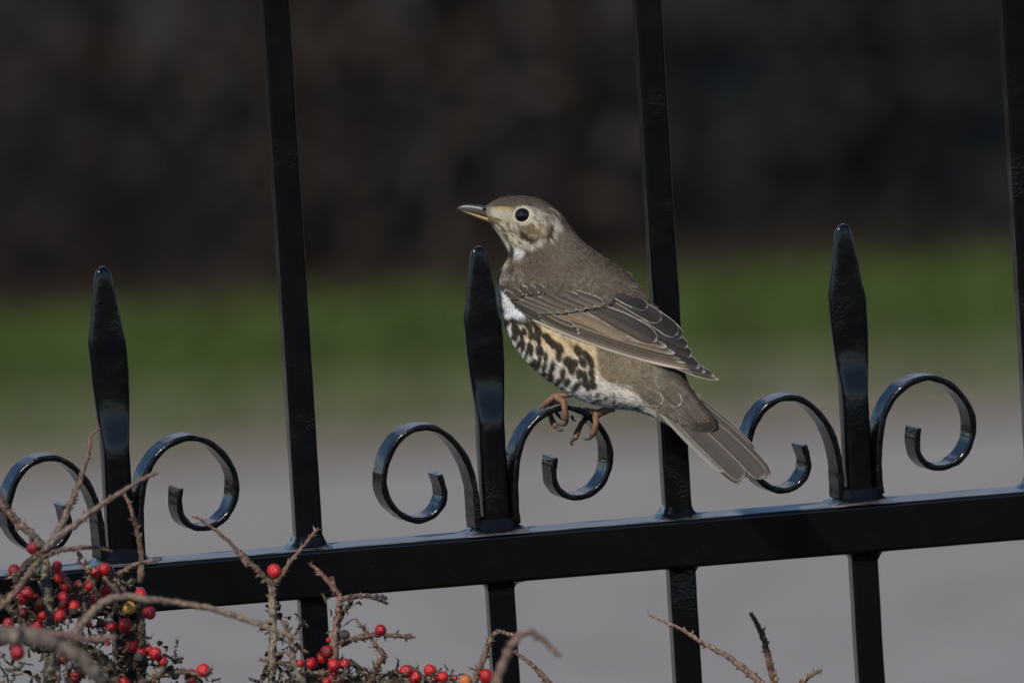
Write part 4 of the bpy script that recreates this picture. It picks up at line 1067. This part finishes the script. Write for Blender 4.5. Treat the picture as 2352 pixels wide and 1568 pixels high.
twig(K(k7, (1540, 610), (1700, 580), (1850, 568), (1980, 610), (2085, 662)), 6, 3.4, -.12, 36, spikes=1.3, c0=GREY, c1_=DK)
twig([*K(k7, (1500, 1140), (1700, 1062), (1900, 1018), (2150, 1020), (2352, 1042)), *K(k8, (110, 1022), (225, 1042))], 6.5, 2.6, -.12, 37, spikes=1.4)
twig(K(k7, (1880, 1640), (1910, 1500), (1975, 1340), (2055, 1255), (1950, 1140), (1850, 1000), (1722, 838)), 7.5, 2.6, -.12, 38, spikes=1.5, down=True)
twig(K(k7, (1150, 1640), (1040, 1400), (1000, 1250), (980, 1100), (930, 950), (878, 850)), 7, 4, -.14, 39, spikes=1.8, c0=(.15, .14, .1))
twig(K(k7, (980, 1352), (860, 1340), (740, 1322), (620, 1290)), 5.5, 3, -.13, 40, spikes=2, c0=DK); twig(K(k7, (1640, 1310), (1760, 1390), (1860, 1500)), 5.5, 4.5, -.12, 41, spikes=2, c0=DK, c1_=DK)
twig(K(k7, (1030, 1110), (1100, 1180), (1180, 1225)), 4.5, 3, -.13, 42, spikes=1.6)
twig([*K(k7, (560, 1650), (900, 1590), (1200, 1560), (1600, 1545), (2000, 1570)), *K(k8, (100, 1560), (500, 1575), (900, 1590))], 9, 7, -.12, 43, spikes=2.2, c0=(.12, .11, .075), c1_=(.12, .11, .075))
twig(K(k7, (1100, 1500), (1300, 1450), (1500, 1440), (1700, 1500)), 5, 4, -.13, 44, spikes=2, c0=(.14, .13, .09))
twig(K(k7, (1490, 900), (1560, 820), (1600, 740), (1650, 700)), 4, 2.5, -.12, 45, c0=DK)
# right of the middle
twig(K(k8, (880, 1650), (930, 1500), (985, 1350), (1050, 1180), (1100, 1055), (1170, 985), (1280, 998), (1385, 1032)), 8, 3.2, -.13, 51, spikes=1.2, c0=GREY, c1_=(.17, .11, .07), down=True)
twig(K(k8, (1120, 1650), (1215, 1400), (1300, 1210), (1400, 1045), (1500, 978), (1600, 1005), (1720, 1090), (1820, 1195), (1905, 1255)), 10, 3.4, -.55, 52, spikes=1.2, c0=(.12, .075, .045), c1_=(.20, .13, .11), down=True)
twig(K(k8, (1830, 1640), (1650, 1440), (1560, 1350), (1450, 1270), (1350, 1198)), 5.5, 2.8, -.12, 53, down=True)
twig(K(kr, (1560, 1130), (1430, 1000), (1180, 790), (960, 650), (760, 540), (560, 410), (360, 320), (178, 238)), 8, 2, -.12, 54, c0=(.20, .13, .10), c1_=(.25, .15, .11), spikes=.9, down=True)
twig(K(kr, (1610, 1130), (1588, 1000), (1540, 800), (1500, 620), (1440, 440), (1370, 300), (1322, 222)), 8.5, 4, .06, 55, c0=(.13, .075, .048), c1_=(.12, .07, .046), spikes=1.1, down=True)
twig(K(kr, (1800, 1130), (1900, 1000), (1995, 920), (2110, 858)), 6.5, 3, .05, 56, c0=(.12, .07, .046), c1_=(.15, .10, .06), spikes=1.3, down=True)
# tangle of short dead spurs low in the plant
def tangle():
    rs = random.Random(77); V = []; F_ = []; C = []
    zones = [(0, 330, 1420, 1575, 150), (0, 300, 1320, 1440, 80), (20, 300, 1290, 1350, 20), (250, 420, 1480, 1580, 40), (590, 1000, 1535, 1580, 70), (700, 1110, 1545, 1585, 60), (330, 500, 1540, 1580, 14), (600, 690, 1400, 1560, 18), (740, 800, 1380, 1560, 14)]
    for (x0, x1, y0, y1, n) in zones:
        for _ in range(n):
            x = rs.uniform(x0, x1); y = rs.uniform(y0, y1); a = rs.uniform(0, 6.28); l = rs.uniform(12, 34); Y = rs.uniform(-.17, -.06)
            p = [at(x, y, Y), at(x + math.cos(a) * l * .5 + rs.uniform(-4, 4), y + math.sin(a) * l * .5, Y + rs.uniform(-.006, .006)), at(x + math.cos(a) * l, y + math.sin(a) * l, Y + rs.uniform(-.01, .01))]
            r = rs.uniform(1.6, 4.0) * UPX
            v, f, c = bark_tube([q - SRT for q in p], [r, r * .9, r * .5], rs.randrange(99999), 1.3, rs.choice([DK, (.12, .11, .075), TC0]), DK, 5)
            b = len(V); V += v; F_ += [tuple(i + b for i in q) for q in f]; C += c
    tag(mesh('dead_spurs', V, F_, TBARK, shrub, True, C), kind='stuff')
tangle()
# withered leaves
WLEAF = simple_noise_mat('withered_leaf', (0.022, 0.016, 0.012), (0.085, 0.05, 0.032), 300, 0.8, 0.5, 0.2)
def leaf_mesh(seed):
    rs = random.Random(seed); v = []; f = []; nu, nv = 6, 5
    for i in range(nu + 1):
        u = i / nu; w = math.sin(math.pi * (u * .92 + .04)) ** .8 * .42
        for k in range(nv):
            s = (k / (nv - 1) - .5) * 2
            v.append((u - .1, s * w + rs.gauss(0, .02), .45 * abs(s) * w + .28 * math.sin(u * 3.0 + seed) + rs.gauss(0, .02)))
    for i in range(nu):
        for k in range(nv - 1): f.append((i * nv + k, i * nv + k + 1, (i + 1) * nv + k + 1, (i + 1) * nv + k))
    return mesh('withered_leaf', v, f, WLEAF, link=False)
LM = [leaf_mesh(s) for s in range(4)]
def rotm(rs): return Matrix.Rotation(rs.uniform(0, 6.28), 4, 'X') @ Matrix.Rotation(rs.uniform(0, 6.28), 4, 'Y') @ Matrix.Rotation(rs.uniform(0, 6.28), 4, 'Z')
def leaf(px, py, Y, s, rs):
    inst('withered_leaf', LM[rs.randrange(4)], shrub, Matrix.Translation(at(px, py, Y) - SRT) @ rotm(rs) @ Matrix.Scale(s * UPX, 4))
rs = random.Random(5)
for (x0, x1, y0, y1, n) in ((0, 320, 1450, 1570, 60), (20, 300, 1330, 1460, 34), (600, 690, 1530, 1570, 8), (690, 1050, 1540, 1572, 22), (300, 420, 1450, 1560, 10), (480, 500, 1550, 1570, 1)):
    for _ in range(n): leaf(rs.uniform(x0, x1), rs.uniform(y0, y1), rs.uniform(-.16, -.08), rs.uniform(14, 26), rs)
for (x, y, s) in ((820, 650, 20), (840, 690, 20), (700, 670, 16), (690, 760, 20), (860, 830, 22), (920, 800, 18), (1000, 950, 18), (722, 1062, 18), (840, 1080, 20), (1640, 660, 26), (1600, 700, 26), (1660, 720, 18), (1590, 790, 22), (1560, 850, 20), (1440, 800, 20), (1590, 1140, 26), (1540, 900, 16), (1760, 630, 20), (950, 1440, 30), (1010, 1470, 26), (690, 1200, 18), (830, 1320, 20), (1780, 1400, 18), (2010, 1420, 22), (1950, 1400, 20), (2050, 1280, 16), (700, 1420, 18), (2080, 1500, 26)):
    leaf(*k7(x, y), -.125, s, rs)
for (x, y, s) in ((940, 130, 20), (970, 190, 16), (1000, 1380, 34), (700, 1290, 34), (860, 1400, 30), (350, 1200, 22), (520, 1220, 22), (660, 1480, 24), (1430, 1000, 30), (1530, 900, 30), (1580, 960, 26), (1900, 1430, 24), (1960, 1480, 26), (2080, 1400, 20), (1260, 1500, 24), (1560, 1440, 30), (1100, 800, 24), (1330, 700, 24), (760, 640, 22)):
    leaf(*k6(x, y), -.135, s, rs)
# berries
def berry_mat(name, c1_, c2_, rough=.28):
    m, nt, b = new_mat(name); tc = nt.nodes.new('ShaderNodeTexCoord')
    oi = nt.nodes.new('ShaderNodeObjectInfo')
    n = noise_node(nt, 1.6, 4, .6, tc.outputs['Object'])
    ad = nt.nodes.new('ShaderNodeMath'); ad.operation = 'ADD'; nt.links.new(n.outputs[0], ad.inputs[0])
    ml = nt.nodes.new('ShaderNodeMath'); ml.operation = 'MULTIPLY_ADD'; ml.inputs[1].default_value = .5; ml.inputs[2].default_value = -.25
    nt.links.new(oi.outputs['Random'], ml.inputs[0]); nt.links.new(ml.outputs[0], ad.inputs[1])
    r = ramp(nt, ad.outputs[0], [(.25, c1_), (.75, c2_)]); nt.links.new(r.outputs[0], b.inputs['Base Color'])
    b.inputs['Roughness'].default_value = rough; b.inputs['Subsurface Weight'].default_value = 0.0
    n2 = noise_node(nt, 5, 4, .6, tc.outputs['Object']); bp = nt.nodes.new('ShaderNodeBump'); bp.inputs['Strength'].default_value = .25; bp.inputs['Distance'].default_value = .08
    nt.links.new(n2.outputs[0], bp.inputs['Height']); nt.links.new(bp.outputs[0], b.inputs['Normal'])
    return m
BR = berry_mat('red_berry_skin', (0.27, 0.006, 0.012), (0.50, 0.016, 0.014), .30)
BD = berry_mat('dark_red_berry_skin', (0.07, 0.004, 0.007), (0.20, 0.008, 0.012), .4)
BY = berry_mat('pecked_berry_flesh', (0.42, 0.10, 0.02), (0.62, 0.34, 0.07), .6)
BK = berry_mat('dried_berry_skin', (0.016, 0.015, 0.013), (0.05, 0.045, 0.04), .8)
CAL = simple_noise_mat('calyx', (0.012, 0.008, 0.007), (0.05, 0.03, 0.022), 3, .8)
def berry_mesh(skin, seed):
    rs = random.Random(seed); nu, nv = 20, 14; v = []; f = []; ph = rs.uniform(0, 6)
    for j in range(nv + 1):
        th = math.pi * j / nv
        for i in range(nu):
            a = 2 * math.pi * i / nu
            rr = 1 + .035 * math.sin(3 * a + ph) * math.sin(th) + .03 * math.sin(2 * a + ph * 2) * math.sin(th)
            z = math.cos(th) * .96; dip = .22 * math.exp(-(th / .34) ** 2) + .10 * math.exp(-((math.pi - th) / .3) ** 2)
            z = z - dip if j <= nv / 2 else z + dip
            v.append((math.sin(th) * math.cos(a) * rr, math.sin(th) * math.sin(a) * rr, z))
    for j in range(nv):
        for i in range(nu): f.append((j * nu + i, (j + 1) * nu + i, (j + 1) * nu + (i + 1) % nu, j * nu + (i + 1) % nu))
    nf = len(f)
    for k in range(5):     # dried calyx lobes in the pit
        a = 2 * math.pi * k / 5 + ph; b = len(v)
        v += [(math.cos(a - .45) * .10, math.sin(a - .45) * .10, .80), (math.cos(a + .45) * .10, math.sin(a + .45) * .10, .80), (math.cos(a) * .42, math.sin(a) * .42, .95 + rs.uniform(-.02, .05)), (0, 0, .77)]
        f += [(b, b + 2, b + 1), (b + 3, b, b + 1)]
    me = mesh('berry', v, f, [skin, CAL], link=False)
    for p in me.polygons:
        if p.index >= nf: p.material_index = 1
    return me
BMS = {'r': [berry_mesh(BR, s) for s in (1, 2, 3)], 'd': [berry_mesh(BD, s) for s in (4, 5)], 'y': [berry_mesh(BY, 6)], 'k': [berry_mesh(BK, 7)]}
def berry(conv, x, y, r, kind='r', Y=-.14):
    rs = random.Random(int(x * 7 + y * 13)); px_, py_ = conv(x, y)
    k = conv(1, 0)[0] - conv(0, 0)[0]; m = BMS[kind]
    inst('berry', m[rs.randrange(len(m))], shrub, Matrix.Translation(at(px_, py_, Y + rs.uniform(-.012, .008)) - SRT) @ rotm(rs) @ Matrix.Diagonal((r * k * UPX, r * k * UPX, r * k * UPX * rs.uniform(.95, 1.06), 1)))
for q in ((380, 20, 78, 'd'), (165, 285, 78, 'd'), (655, 230, 62), (1200, 262, 72), (1100, 310, 66), (685, 355, 68), (755, 445, 76), (890, 460, 66), (1025, 445, 64), (735, 590, 74), (850, 690, 76), (1100, 605, 70), (1215, 510, 76),
          (690, 800, 76), (310, 540, 82), (240, 610, 70), (440, 680, 54), (490, 790, 58), (425, 905, 80), (100, 890, 70), (10, 660, 55, 'y'), (1480, 705, 75, 'y'), (1610, 560, 76), (1710, 765, 76), (1270, 915, 72), (1430, 905, 84),
          (1510, 1140, 80), (1610, 1220, 66), (1700, 1190, 56), (1780, 1230, 76), (1860, 1320, 66), (2190, 1485, 84), (2330, 1420, 78), (1420, 1565, 72), (1745, 1525, 42, 'y'), (500, 75, 42), (860, 1505, 80, 'd'), (720, 1290, 62, 'd'),
          (390, 590, 60), (265, 770, 56, 'd'), (1015, 895, 44), (1235, 1110, 34), (730, 660, 62, 'd'), (60, 1090, 40), (1070, 690, 44), (1590, 1270, 60, 'k'), (1400, 1040, 40, 'k')):
    berry(k6, *q)
berry(k6, 200, 1215, 92, 'r', -.36)
for q in ((790, 290, 86), (2005, 962, 66), (1390, 1212, 80, 'd'), (1335, 1272, 72), (1205, 1340, 74), (1080, 1345, 52), (1470, 1362, 82), (1592, 1350, 66), (1470, 1492, 80), (1390, 1545, 52), (1545, 1545, 42), (1410, 1075, 32), (1592, 1012, 60, 'k'), (2120, 1462, 42, 'k'), (985, 1390, 50, 'k'), (1960, 572, 28, 'k'), (2020, 574, 27, 'k'), (2060, 596, 25, 'k')):
    berry(k7, *q, Y=-.135) if len(q) == 4 else berry(k7, *q, 'r', -.135)
for q in ((132, 1432, 82), (232, 1502, 86), (400, 1422, 76), (545, 1496, 72), (452, 1532, 46), (810, 1545, 76, 'y'), (1045, 1490, 90), (690, 1512, 28)):
    berry(k8, *q)
